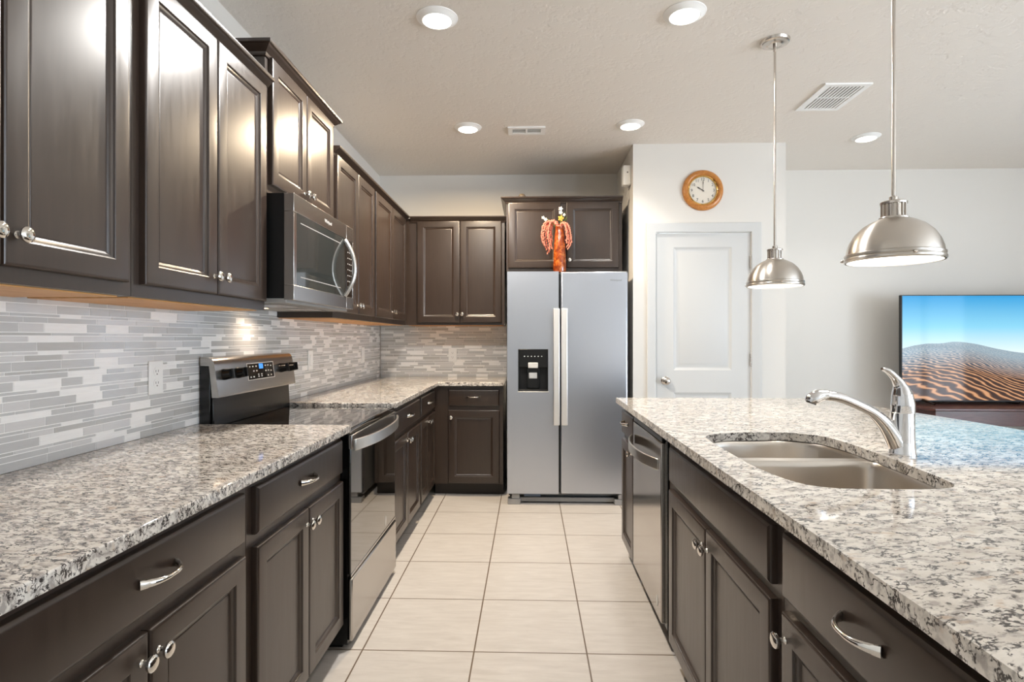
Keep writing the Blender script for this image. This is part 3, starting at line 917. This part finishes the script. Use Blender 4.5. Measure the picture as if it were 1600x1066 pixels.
for x in (0.066, 0.178, 0.606, 0.712):
    bm = B(); mt = Matrix.Translation(con(x, 1.112)) @ Vector((0, -0.9909, 0.134)).to_track_quat('Z', 'Y').to_matrix().to_4x4()
    lathe(bm, [(0, 0), (.024, 0), (.024, .007), (.0225, .010), (.0215, .030), (.020, .033), (0, .033)], 28, mt)
    box2 = [mt @ Vector(p) for p in ((-.0055, -.021, .033), (.0055, -.021, .033), (.0055, .021, .033), (-.0055, .021, .033), (-.0045, -.020, .043), (.0045, -.020, .043), (.0045, .020, .043), (-.0045, .020, .043))]
    v = [bm.verts.new(p) for p in box2]
    for q in ((0, 3, 2, 1), (4, 5, 6, 7), (0, 1, 5, 4), (1, 2, 6, 5), (2, 3, 7, 6), (3, 0, 4, 7)): quad(bm, [v[k] for k in q])
    obj('knob', bm, M['blackplastic'], co, smooth=30)

# ---------------------------------------------------------------- microwave
mw = thing('microwave_oven', 'stainless over-the-range microwave hanging under the raised cabinet', 'microwave', (-0.94, 2.222, 1.418), L90)
MW, MH = 0.758, 0.428
bm = B(); box(bm, 0.0, MW, 0.040, 0.413, 0.008, MH)
obj('microwave_body', bm, M['blackmatte'], mw, smooth=0)
bm = B(); box(bm, 0.002, MW - 0.002, 0.032, 0.400, -0.012, 0.0075); 
obj('vent_underside', bm, M['greyplastic'], mw, bevel=0.004)
for k in range(2):
    bm = B(); box(bm, 0.10 + 0.34 * k, 0.32 + 0.34 * k, 0.10, 0.24, -0.0135, -0.0122)
    obj('grease_filter', bm, M['steel_h'], mw, smooth=0)
bm = B(); box(bm, 0.34, 0.42, 0.30, 0.36, -0.0135, -0.0122)
obj('hood_lamp', bm, plain('warm_hood_lamp', (255, 240, 220), 0.5, emit=(255, 214, 160), estr=5.0), mw, smooth=0)
bm = B(); 
box(bm, 0.0, 0.645, 0.0, 0.040, 0.0, 0.060); box(bm, 0.0, 0.645, 0.0, 0.040, 0.356, MH)
box(bm, 0.0, 0.028, 0.0, 0.040, 0.060, 0.356); box(bm, 0.028, 0.645, 0.010, 0.040, 0.060, 0.356)
do = obj('door', bm, M['steel_h'], mw, bevel=0.0015)
bm = B(); box(bm, 0.0285, 0.6445, 0.0015, 0.0098, 0.0605, 0.3555)
obj('window_pane', bm, M['mwglass'], do, bevel=0.001)
bm = B()
box(bm, 0.07, 0.56, 0.0008, 0.0014, 0.096, 0.100); box(bm, 0.07, 0.56, 0.0008, 0.0014, 0.318, 0.322)
obj('window_line', bm, M['greyplastic'], do, smooth=0)
bm = B(); box(bm, 0.649, MW, 0.0, 0.040, 0.0, 0.060); box(bm, 0.649, MW, 0.0, 0.040, 0.356, MH); box(bm, 0.749, MW, 0.0, 0.040, 0.060, 0.356); box(bm, 0.649, 0.749, 0.010, 0.040, 0.060, 0.356)
cpn = obj('control_panel', bm, M['steel_h'], mw, bevel=0.0015)
bm = B(); box(bm, 0.6495, 0.7485, 0.0015, 0.0098, 0.0605, 0.3555)
obj('keypad', bm, M['blackglass'], cpn, bevel=0.001)
for i in range(3):
    for j in range(7):
        bm = B(); box(bm, 0.670 + i * 0.026, 0.679 + i * 0.026, 0.0008, 0.0014, 0.11 + j * 0.03, 0.1145 + j * 0.03)
        obj('key', bm, M['legend'], cpn, smooth=0)
bm = B(); pts = []
for k in range(29):
    t = -1 + 2 * k / 28
    pts.append((0.622, -0.001 - 0.052 * (1 - abs(t) ** 2.0), 0.204 + 0.142 * t))
tube(bm, pts, [0.0095] * 29, 14, up=Vector((1, 0, 0)), flat=1.35)
obj('handle', bm, M['handle_steel'], do)

def text_mesh(name, s, size, mat, parent, matrix, ext=0.0004):
    cu = bpy.data.curves.new(name, 'FONT'); cu.body = s; cu.size = size; cu.extrude = ext; cu.align_x = 'CENTER'; cu.align_y = 'CENTER'
    t = bpy.data.objects.new('tmp', cu); COL.objects.link(t)
    dg = bpy.context.evaluated_depsgraph_get(); dg.update()
    me = bpy.data.meshes.new_from_object(t.evaluated_get(dg)); me.name = name
    bpy.data.objects.remove(t)
    me.transform(matrix)
    me.materials.clear(); me.materials.append(mat)
    o = bpy.data.objects.new(name, me); COL.objects.link(o); o.parent = parent
    return o
FRONT = Matrix.Rotation(PI / 2, 4, 'X')            # text lies in XZ facing -Y
text_mesh('logo_lettering', 'Whirlpool', 0.022, M['silver'], do, Matrix.Translation((0.385, -0.0008, 0.388)) @ FRONT)

# ---------------------------------------------------------------- refrigerator
fr = thing('refrigerator', 'side-by-side stainless refrigerator standing between the base cabinet and pantry', 'refrigerator', (0.288, 4.27, 0))
bm = B(); box(bm, -0.448, 0.448, 0.078, 0.775, 0.05, 1.762)
obj('refrigerator_body', bm, M['fridge_side'], fr, bevel=0.006)
bm = B(); box(bm, -0.0650, -0.0510, 0.030, 0.077, 0.09, 1.755)
obj('door_gasket', bm, M['blackmatte'], fr, smooth=0)
bm = B()
x0, x1, z0, z1 = -0.455, -0.0655, 0.085, 1.770
hx0, hx1, hz0, hz1 = -0.373, -0.145, 0.862, 1.182
for (p0, p1, q0, q1) in ((x0, hx0, z0, z1), (hx1, x1, z0, z1), (hx0, hx1, z0, hz0), (hx0, hx1, hz1, z1)):
    box(bm, p0, p1, 0.0, 0.074, q0, q1)
bmesh.ops.remove_doubles(bm, verts=bm.verts, dist=0.0001)
bmesh.ops.delete(bm, geom=[f for f in bm.faces if False], context='FACES')
obj('freezer_door', bm, M['steel'], fr)
bm = B(); box(bm, -0.0505, 0.455, 0.0, 0.074, 0.085, 1.770)
fd = obj('refrigerator_door', bm, M['steel'], fr, bevel=0.012, segs=3)
for hx in (-0.1075, -0.0485):
    bm = B(); box(bm, hx, hx + 0.047, -0.058, -0.040, 0.612, 1.488)
    box(bm, hx + 0.008, hx + 0.039, -0.041, 0.001, 0.630, 0.665); box(bm, hx + 0.008, hx + 0.039, -0.041, 0.001, 1.435, 1.470)
    obj('handle', bm, M['handle_pale'], fr, bevel=0.006, segs=3)
bm = B()
box(bm, hx0 + .001, hx1 - .001, 0.060, 0.070, hz0 + .001, hz1 - .001)
box(bm, hx0 + .001, hx0 + .006, 0.002, 0.060, hz0 + .001, hz1 - .001); box(bm, hx1 - .006, hx1 - .001, 0.002, 0.060, hz0 + .001, hz1 - .001)
box(bm, hx0 + .006, hx1 - .006, 0.002, 0.060, hz0 + .001, hz0 + .012)
wdsp = obj('water_dispenser', bm, M['blackmatte'], fr, bevel=0.002)
bm = B(); box(bm, hx0 + .006, hx1 - .006, -0.002, 0.058, hz0 + .182, hz1 - .002)
obj('control_face', bm, M['blackplastic'], wdsp, bevel=0.003)
bm = B()
for k in range(6): box(bm, hx0 + .045 + .026 * k, hx0 + .053 + .026 * k, -0.0026, -0.0018, hz0 + .262, hz0 + .268)
obj('control_legend', bm, M['legend'], wdsp, smooth=0)
bm = B(); box(bm, -0.297, -0.222, -0.006, 0.03, hz0 + .176, hz0 + .218); box(bm, -0.291, -0.228, 0.018, 0.04, hz0 + .095, hz0 + .140)
obj('paddle', bm, M['silver'], wdsp, bevel=0.004)
bm = B(); box(bm, -0.305, -0.210, 0.034, 0.058, hz0 + .02, hz0 + .18)
obj('chute', bm, M['blackplastic'], wdsp, bevel=0.003)
bm = B(); rp_ = [(hx0 - .004, hz0 - .007), (hx1 + .004, hz0 - .007)]
box(bm, hx0 - .003, hx1 + .003, -0.003, 0.004, hz0 - .008, hz0 - .0005)
obj('dispenser_trim', bm, M['silver'], wdsp, bevel=0.002)
bm = B(); box(bm, -0.37, 0.36, 0.05, 0.10, 0.012, 0.045)
obj('base_grille', bm, M['greyplastic'], fr, bevel=0.003)
bm = B(); box(bm, -0.33, -0.20, 0.062, 0.10, 0.047, 0.078)
obj('hinge_cover', bm, plain('blue_grey_steel', (92, 108, 128), 0.4), fr, bevel=0.002)
for fx in (-0.452, 0.356):
    bm = B(); box(bm, fx, fx + 0.096, 0.008, 0.090, 0.0, 0.042); box(bm, fx + 0.03, fx + 0.09, 0.014, 0.080, 0.044, 0.082)
    obj('foot', bm, M['greyplastic'], fr, bevel=0.004)
text_mesh('logo_lettering', 'Whirlpool', 0.021, M['logo'], fd, Matrix.Translation((0.365, -0.0006, 1.702)) @ FRONT)

# ---------------------------------------------------------------- vase and hanging flowers on the refrigerator
vz = thing('amber_vase', 'tall amber mottled vase standing on the refrigerator', 'vase', (0.235, 4.375, 1.7705))
bm = B(); lathe(bm, [(0, 0), (.047, 0), (.050, .01), (.051, .06), (.048, .14), (.043, .22), (.037, .30), (.033, .335), (.0335, .352), (.0345, .355), (.031, .355), (.030, .33), (0, .325)], 36)
obj('vase_body', bm, M['amber'], vz)
fl = thing('hanging_amaranth_bouquet', 'coral amaranth tassels and white blossoms spilling out of the amber vase', 'flowers', (0.235, 4.375, 2.10))
rn = random.Random(5)
def strand(pts, rad):
    bm = B(); cp = catmull(pts, 8)
    for q in range(len(cp)):
        t = q / (len(cp) - 1)
        for _ in range(2):
            rr_ = rad * (1.0 - 0.55 * t) * rn.uniform(0.75, 1.1)
            c = cp[q] + Vector((rn.uniform(-1, 1), rn.uniform(-1, 1), rn.uniform(-1, 1))) * rad * 0.35
            bmesh.ops.create_icosphere(bm, subdivisions=1, radius=rr_, matrix=Matrix.Translation(c))
    return bm
for (dx, tx, tz) in ((-.118, -.100, -.150), (-.132, -.115, -.120), (-.100, -.082, -.165), (-.085, -.075, -.150), (-.070, -.058, -.140), (-.060, -.092, -.175)):
    dy = rn.uniform(-.03, .03)
    obj('tassel', strand([(0, 0, .01), (dx * .4, dy * .5, .068), (dx * .85, dy, .055), (dx * 1.04, dy, -.01), (dx * 1.02, dy, -.08), (tx, dy, tz)], 0.0105), M['coral'], fl)
for (dx, tx, tz) in ((.072, .060, -.150), (.058, .052, -.135), (.045, .048, -.08)):
    dy = rn.uniform(-.045, -.02)
    obj('tassel', strand([(0, 0, .01), (dx * .45, dy * .5, .056), (dx * .9, dy, .030), (dx * 1.15, dy, -.04), (dx * 1.2, dy, -.10), (tx, dy, tz)], 0.0105), M['coral'], fl)
def blossom(c, s, mat, nm):
    bm = B()
    for k in range(5):
        an = 2 * PI * k / 5
        mt = Matrix.Translation(Vector(c) + Vector((math.cos(an) * s * .7, -.004, math.sin(an) * s * .7))) @ Matrix.Rotation(-an, 4, 'Y') @ Matrix.Diagonal((s * .75, s * .35, s * .5, 1))
        bmesh.ops.create_icosphere(bm, subdivisions=2, radius=1, matrix=mt)
    bmesh.ops.create_icosphere(bm, subdivisions=1, radius=s * .35, matrix=Matrix.Translation(Vector(c) + Vector((0, -.01, 0))))
    obj(nm, bm, mat, fl)
blossom((.008, -.01, .165), .013, M['petal'], 'white_blossom'); blossom((.008, -.012, .135), .012, M['petal'], 'white_blossom')
blossom((-.128, -.02, .095), .010, M['petal'], 'white_blossom'); blossom((-.108, -.02, .080), .010, M['petal'], 'white_blossom')
blossom((.034, -.01, .118), .009, M['petal'], 'white_blossom'); blossom((.008, -.025, .088), .017, M['yellow'], 'yellow_bloom')
bm = B()
for (ax, az, ln) in ((.3, 1.0, .15), (.55, 1.0, .12), (.1, 1.0, .17), (-.8, .75, .13)):
    d = Vector((ax, -.05, az)).normalized(); p0 = Vector((0, 0, .0))
    tube(bm, [p0, p0 + d * ln * .5, p0 + d * ln], [.0025, .002, .0015], 6)
    mt = Matrix.Translation(p0 + d * ln * .75) @ d.to_track_quat('Z', 'Y').to_matrix().to_4x4() @ Matrix.Diagonal((.010, .003, .026, 1))
    bmesh.ops.create_icosphere(bm, subdivisions=2, radius=1, matrix=mt)
obj('leaf_sprig', bm, M['leaf'], fl)
# small rounded ornament behind the crown of the cabinet over the refrigerator
bm = B(); lathe(bm, [(0, 0), (.055, 0), (.06, .02), (.055, .045), (.035, .062), (0, .068)], 28)
o = tag(obj('ornament', bm, M['taupe']), 'small rounded taupe ornament peeking over the crown above the refrigerator', 'ornament')
o.location = (-0.058, 4.50, 2.3555); o.scale = (0.55, 0.55, 0.95)

# ---------------------------------------------------------------- outlets and switches
def outlet(loc, rz, label, kind):
    r = thing('wall_outlet' if kind == 'outlet' else 'light_switch', label, 'outlet' if kind == 'outlet' else 'switch', loc, rz)
    bm = B(); box(bm, -0.038, 0.038, -0.006, 0.0, -0.061, 0.061)
    obj('cover_plate', bm, M['whiteplastic'], r, bevel=0.003)
    if kind == 'outlet':
        for dz in (-0.021, 0.021):
            bm = B(); lathe(bm, [(0, 0), (.0165, 0), (.0165, .002), (0, .002)], 24, Matrix.Translation((0, -0.0061, dz)) @ Matrix.Rotation(PI / 2, 4, 'X'))
            s_ = obj('socket', bm, M['whiteplastic'], r)
            bm = B(); box(bm, -.0075, -.0055, -0.0086, -0.0082, dz - .001, dz + .007); box(bm, .0055, .0075, -0.0086, -0.0082, dz - .001, dz + .007)
            lathe(bm, [(0, 0), (.0025, 0), (.0025, .0004), (0, .0004)], 12, Matrix.Translation((0, -0.0082, dz - .008)) @ Matrix.Rotation(PI / 2, 4, 'X'))
            obj('slot', bm, M['ink'], s_, smooth=0)
    else:
        bm = B(); box(bm, -0.0165, 0.0165, -0.009, -0.0061, -0.033, 0.033)
        obj('rocker', bm, M['whiteplastic'], r, bevel=0.002)
    return r
TX = XW + 0.0076
outlet((TX, 1.998, 1.122), L90, 'white duplex outlet on the mosaic between the camera and the range backguard', 'outlet')
outlet((TX, 3.440, 1.128), L90, 'white switch plate on the mosaic just past the range backguard', 'switch')
outlet((TX, 4.540, 1.130), L90, 'white switch plate on the mosaic close to the inside corner', 'switch')
outlet((-0.694, YB - 0.0076, 1.112), 0, 'white duplex outlet on the back wall mosaic beside the refrigerator', 'outlet')

# ---------------------------------------------------------------- pantry door
d1 = bpy.data.objects.new('door_1', None); COL.objects.link(d1); d1.location = (1.320, PY, 0); d1['kind'] = 'structure'
bm = B()
DWd, DH = 0.353, 2.064
box(bm, -DWd, DWd, 0.022, 0.045, 0.008, DH)
pans = [(-.223, .216, 1.021, 1.957), (-.223, .216, 0.18, 0.851)]
for (p0, p1, q0, q1) in ((-DWd, -.223, 0.008, DH), (.216, DWd, 0.008, DH), (-.223, .216, 0.008, .18), (-.223, .216, .851, 1.021), (-.223, .216, 1.957, DH)):
    box(bm, p0, p1, 0.010, 0.023, q0, q1)
for (p0, p1, q0, q1) in pans:
    ring_panel(bm, p0, p1, q0, q1, [(0, 0.010), (.012, 0.0165), (.022, 0.0205), (.028, 0.0205), (.050, 0.0125), (.052, 0.0120)])
obj('door_slab', bm, M['white'], d1, smooth=25)
bm = B(); mt = Matrix.Translation((-0.286, 0.010, 0.942)) @ Matrix.Rotation(PI / 2, 4, 'X')
lathe(bm, [(0, 0), (.032, 0), (.032, .004), (.027, .009), (.012, .012), (.011, .030), (.022, .036), (.029, .046), (.028, .058), (.018, .066), (0, .068)], 36, mt)
obj('door_knob', bm, M['nickel'], d1)
for hz in (1.84, 1.10, 0.25):
    bm = B(); box(bm, DWd - 0.004, DWd + 0.010, 0.0, 0.009, hz - .045, hz + .045)
    lathe(bm, [(0, 0), (.006, 0), (.006, .096), (0, .096)], 14, Matrix.Translation((DWd + .003, -.001, hz - .048)))
    obj('hinge', bm, M['nickel'], d1, smooth=30)
# casing: an inverted U of moulding, swept in XZ then stood up
def casing(name, x0, x1, ztop, y):
    bm = B()
    prof = [(0, 0), (0, -.010), (.006, -.012), (.014, -.013), (.040, -.016), (.055, -.019), (.064, -.019), (.068, -.016), (.068, 0)]   # (outward, y)
    rings = []
    for (px, pz, nx, nz_) in ((x0, 0, -1, 0), (x0, ztop, -1, 1), (x1, ztop, 1, 1), (x1, 0, 1, 0)):
        rings.append([bm.verts.new((px + nx * o, y + yy, pz + nz_ * o)) for o, yy in prof])
    m = len(prof)
    for a_, b_ in zip(rings, rings[1:]):
        for k in range(m): quad(bm, [a_[k], a_[(k + 1) % m], b_[(k + 1) % m], b_[k]])
    quad(bm, rings[0]); quad(bm, rings[-1])
    return struct(obj(name, bm, M['white'], smooth=30))
casing('trim_1', 0.960, 1.680, 2.071, PY - 0.0005)
# baseboards
def base_board(name, x0, x1, y0, y1):
    bm = B(); box(bm, x0, x1, y0, y1, 0, 0.10)
    struct(obj(name, bm, M['white'], bevel=0.004))
base_board('baseboard_back', 1.95, XR - 0.001, YL - 0.014, YL - 0.0005)
base_board('baseboard_pantry', 1.75, 1.934, PY - 0.014, PY - 0.0005)

# ---------------------------------------------------------------- wall clock
ck = thing('wall_clock', 'round oak-framed clock reading ten, hung over the pantry door', 'clock', (1.313, PY, 2.384))
AX = Matrix.Rotation(PI / 2, 4, 'X')
bm = B(); lathe(bm, [(.108, .001), (.152, .001), (.154, .008), (.150, .020), (.140, .029), (.128, .032), (.118, .028), (.112, .020), (.108, .012), (.108, .001)], 64, AX, caps=False)
obj('clock_frame', bm, M['oak'], ck)
bm = B(); lathe(bm, [(.101, .006), (.113, .012), (.1135, .022), (.109, .025), (.104, .021), (.101, .012), (.101, .006)], 64, AX, caps=False)
obj('bezel', bm, M['gold'], ck)
bm = B(); lathe(bm, [(0, .001), (.107, .001), (.107, .008), (0, .008)], 64, AX)
dl = obj('dial', bm, M['dial'], ck)
for k in range(1, 13):
    an = PI / 2 - 2 * PI * k / 12
    text_mesh('numeral', str(k), 0.030, M['ink'], dl, Matrix.Translation((math.cos(an) * .083, -.0084, math.sin(an) * .083)) @ FRONT, 0.0002)
def hand(name, ang, ln, w, y):
    bm = B(); an = R(90 - ang); d = Vector((math.cos(an), 0, math.sin(an))); s_ = Vector((-d.z, 0, d.x))
    pts = [d * -.012 + s_ * w * .5, d * ln * .5 + s_ * w * .4, d * ln * .72 + s_ * w, d * ln, d * ln * .72 - s_ * w, d * ln * .5 - s_ * w * .4, d * -.012 - s_ * w * .5]
    A_ = [bm.verts.new(p + Vector((0, y, 0))) for p in pts]; B_ = [bm.verts.new(p + Vector((0, y - .0008, 0))) for p in pts]
    quad(bm, A_); quad(bm, B_)
    for k in range(len(pts)): quad(bm, [A_[k], A_[(k + 1) % 7], B_[(k + 1) % 7], B_[k]])
    obj(name, bm, M['ink'], ck, smooth=0)
hand('hour_hand', 301, .052, .0048, -.0105); hand('minute_hand', 2, .080, .0026, -.0120)

# small white device on the pantry side wall
pb = thing('door_chime_box', 'white plastic box mounted high on the pantry side wall', 'wall device', (PX0, 4.44, 2.455))
bm = B(); box(bm, -0.062, -0.0005, -0.045, 0.045, 0.0, 0.155)
obj('case', bm, M['fixture_white'], pb, bevel=0.010, segs=3)
bm = B(); lathe(bm, [(0, 0), (.006, 0), (.006, .001), (0, .001)], 16, Matrix.Translation((-0.028, -0.0451, 0.098)) @ AX)
obj('indicator', bm, M['logo'], pb)

# ---------------------------------------------------------------- television and console
tv = thing('television', 'large flat television showing a rippled sand dune under blue sky', 'television', (3.832, 4.72, 0.7225))
TW, TZ0, TZ1 = 0.780, 0.0195, 0.8965
bm = B(); box(bm, -TW, TW, 0.0, 0.032, TZ0, TZ1); box(bm, -0.5, 0.5, 0.032, 0.06, TZ0 + .05, TZ0 + .5)
obj('housing', bm, M['blackmatte'], tv, bevel=0.003)
bm = B(); box(bm, -TW + .009, TW - .009, -0.0012, -0.0002, TZ0 + .014, TZ1 - .007)
obj('screen', bm, M['tvpic'], tv, smooth=0)
for lx in (-0.610, 0.610):
    bm = B()
    tube(bm, [(lx, .016, TZ0 + .02), (lx + .03, -.10, .0100)], [.010, .0075], 10); tube(bm, [(lx, .016, TZ0 + .02), (lx - .02, .13, .0100)], [.010, .0075], 10)
    obj('leg', bm, M['blackplastic'], tv)
bm = B(); tube(bm, catmull([(0.19, .02, TZ0 + .01), (0.175, .03, 0.0062), (0.18, .16, 0.0058)], 6), .004, 8)
obj('cord', bm, M['blackplastic'], tv)
cs = thing('console_table', 'dark mahogany console table with clipped corners carrying the television', 'console table', (3.832, 4.70, 0))
def canted(x, d0, d1, c): return [(-x + c, d1), (-x, d1 - c), (-x, d0 + c), (-x + c * .5, d0), (x - c * .5, d0), (x, d0 + c), (x, d1 - c), (x - c, d1)]
bm = B(); slab(bm, canted(.765, -.245, .265, .14), [], 0.698, 0.722)
obj('tabletop', bm, M['mahogany'], cs, bevel=0.006, segs=3)
bm = B(); slab(bm, canted(.735, -.215, .245, .13), [], 0.580, 0.6975)
obj('apron', bm, M['mahogany'], cs, bevel=0.003)
for lx, ly in ((-.64, -.17), (.64, -.17), (-.60, .19), (.60, .19)):
    bm = B(); box(bm, lx - .03, lx + .03, ly - .03, ly + .03, 0.0, 0.5795)
    obj('leg', bm, M['mahogany'], cs, bevel=0.004)
bm = B(); slab(bm, canted(.70, -.19, .22, .12), [], 0.16, 0.185)
obj('lower_shelf', bm, M['mahogany'], cs, bevel=0.003)

# ---------------------------------------------------------------- ceiling fixtures
def area(name, loc, size, power, rgb, spread=160, down=True):
    ld = bpy.data.lights.new(name, 'AREA'); ld.shape = 'DISK'; ld.size = size; ld.energy = power; ld.color = rgb; ld.spread = R(spread)
    o = bpy.data.objects.new(name, ld); COL.objects.link(o); o.location = loc
    return o
WARM = (1.0, 0.97, 0.93)
def downlight(x, y, label, power, spread=170, rgb=WARM):
    r = thing('recessed_ceiling_light', label, 'ceiling light', (x, y, ZC), 0, 'recessed ceiling lights')
    bm = B(); lathe(bm, [(.066, -.018), (.069, -.0185), (.073, -.016), (.088, -.006), (.095, -.0035), (.096, -.0005), (.066, -.0005)], 48, caps=False)
    obj('trim_ring', bm, M['fixture_white'], r)
    bm = B(); lathe(bm, [(0, -.021), (.03, -.0205), (.055, -.0185), (.066, -.0165), (.066, -.003), (0, -.003)], 48)
    obj('lens', bm, M['lamp'], r)
    la = area('recessed_lamp', (0, 0, -0.026), 0.13, power, rgb, spread); la.parent = r
    return r
DL = [(-0.425, 2.585, 'recessed ceiling light closest to the microwave cabinet', 34), (0.705, 2.582, 'recessed ceiling light closest to the pendant canopy', 5), (-0.430, 3.936, 'recessed ceiling light closest to the back wall cabinets', 38, 170, (1.0, 0.80, 0.56)),
      (0.698, 3.915, 'recessed ceiling light just in front of the pantry corner', 3.5, 100), (2.471, 4.213, 'recessed ceiling light over the television side of the room', 3, 110)]
for q in DL: downlight(*q)
def vent(x0, x1, y0, y1, label, along):
    r = thing('ceiling_vent', label, 'vent', ((x0 + x1) / 2, (y0 + y1) / 2, ZC))
    w, h = (x1 - x0) / 2, (y1 - y0) / 2
    bm = B(); f = 0.03
    for (a0, a1, b0, b1) in ((-w, -w + f, -h, h), (w - f, w, -h, h), (-w + f, w - f, -h, -h + f), (-w + f, w - f, h - f, h)): box(bm, a0, a1, b0, b1, -.010, -.0005)
    if along == 'y': box(bm, -w + f, w - f, -.006, .006, -.009, -.002)
    else: box(bm, -.006, .006, -h + f, h - f, -.009, -.002)
    obj('vent_frame', bm, M['fixture_white'], r, smooth=0)
    bm = B()
    n = 10 if along == 'y' else 4
    for k in range(n):
        if along == 'y':
            c = -w + f + (2 * w - 2 * f) * (k + .5) / n
            prism = [(c - .010, -.0085), (c + .0085, -.004), (c + .009, -.005), (c - .0095, -.0095)]
            a_ = [bm.verts.new((px, -h + f, pz)) for px, pz in prism]; b_ = [bm.verts.new((px, h - f, pz)) for px, pz in prism]
        else:
            c = -h + f + (2 * h - 2 * f) * (k + .5) / n
            prism = [(c - .008, -.009), (c + .005, -.003), (c + .006, -.004), (c - .007, -.010)]
            a_ = [bm.verts.new((-w + f, px, pz)) for px, pz in prism]; b_ = [bm.verts.new((w - f, px, pz)) for px, pz in prism]
        for q in range(4): quad(bm, [a_[q], a_[(q + 1) % 4], b_[(q + 1) % 4], b_[q]])
        quad(bm, a_); quad(bm, b_)
    obj('louver_grille', bm, M['fixture_white'], r, smooth=0)
    bm = B(); box(bm, -w + f, w - f, -h + f, h - f, -.0015, -.0005)
    obj('duct_opening', bm, plain('duct_grey', (176, 173, 168), 0.7), r, smooth=0)
vent(1.715, 1.985, 3.315, 3.695, 'long white slatted vent in the ceiling beyond the pendants', 'y')
vent(-0.150, 0.112, 3.93, 4.07, 'small white vent in the ceiling near the refrigerator', 'x')

# ---------------------------------------------------------------- pendants
def pendant(x, y, zr, label):
    r = thing('pendant_lamp', label, 'pendant light', (x, y, zr), 0, 'dome pendant lamps')
    top = ZC - zr
    bm = B()
    lathe(bm, [(.1315, .0), (.1345, .004), (.1345, .010), (.1310, .014), (.1330, .018), (.1330, .023), (.1290, .026), (.1270, .040), (.1200, .062), (.1050, .088), (.0830, .110), (.0600, .124), (.0430, .131), (.0380, .133),
               (.036, .131), (.0580, .121), (.0810, .107), (.1030, .085), (.1180, .060), (.1250, .039), (.1265, .020), (.1265, .0)], 64, caps=False)
    vs = bm.verts
    obj('dome_shade', bm, M['dome'], r, smooth=30)
    bm = B(); lathe(bm, [(0, .0045), (.06, .0035), (.10, .004), (.126, .006), (.126, .010), (0, .010)], 56)
    obj('diffuser', bm, M['pendlamp'], r)
    bm = B(); lathe(bm, [(0, .128), (.040, .128), (.041, .134), (.039, .137), (.0305, .138), (.0305, .176), (.0365, .177), (.037, .183), (.034, .186), (.012, .187), (.012, .200), (.009, .202), (0, .202)], 40)
    for k in range(14):
        an = 2 * PI * k / 14; box(bm, 0, 0, 0, 0, 0, 0) if False else None
        cx, cy = .0322 * math.cos(an), .0322 * math.sin(an)
        lathe(bm, [(.0026, .138), (.0026, .177)], 8, Matrix.Translation((cx, cy, 0)))
    obj('socket_cage', bm, M['nickel'], r, smooth=30)
    for k in range(3):
        an = 2 * PI * k / 3 + .35
        bm = B(); lathe(bm, [(0, 0), (.005, 0), (.005, .008), (.003, .011), (0, .011)], 12, Matrix.Translation((.134 * math.cos(an), .134 * math.sin(an), .012)) @ Vector((math.cos(an), math.sin(an), 0)).to_track_quat('Z', 'Y').to_matrix().to_4x4())
        obj('thumbscrew', bm, M['nickel'], r)
    bm = B(); lathe(bm, [(0, .202), (.0058, .202), (.0058, top - .02), (0, top - .02)], 16)
    lathe(bm, [(0, top - .05), (.009, top - .05), (.009, top - .018), (0, top - .018)], 16)
    obj('stem', bm, M['nickel'], r)
    bm = B(); lathe(bm, [(0, top - .022), (.030, top - .022), (.034, top - .019), (.058, top - .017), (.062, top - .013), (.066, top - .012), (.068, top - .007), (.070, top - .0005), (0, top - .0005)], 48)
    obj('ceiling_canopy', bm, M['nickel'], r)
    la = area('pendant_bulb', (0, 0, -0.004), 0.20, 1.7, (1.0, 0.95, 0.88)); la.parent = r
pendant(1.221, 2.84, 1.522, 'brushed dome pendant lamp hanging by the hinge side of the pantry door')
pendant(1.128, 1.78, 1.502, 'brushed dome pendant lamp hanging between the sink and the television')

# warm hood lamp under the microwave
la = area('hood_bulb', (-1.235, 2.66, 1.395), 0.08, 0.7, (1.0, 0.78, 0.58), 150)
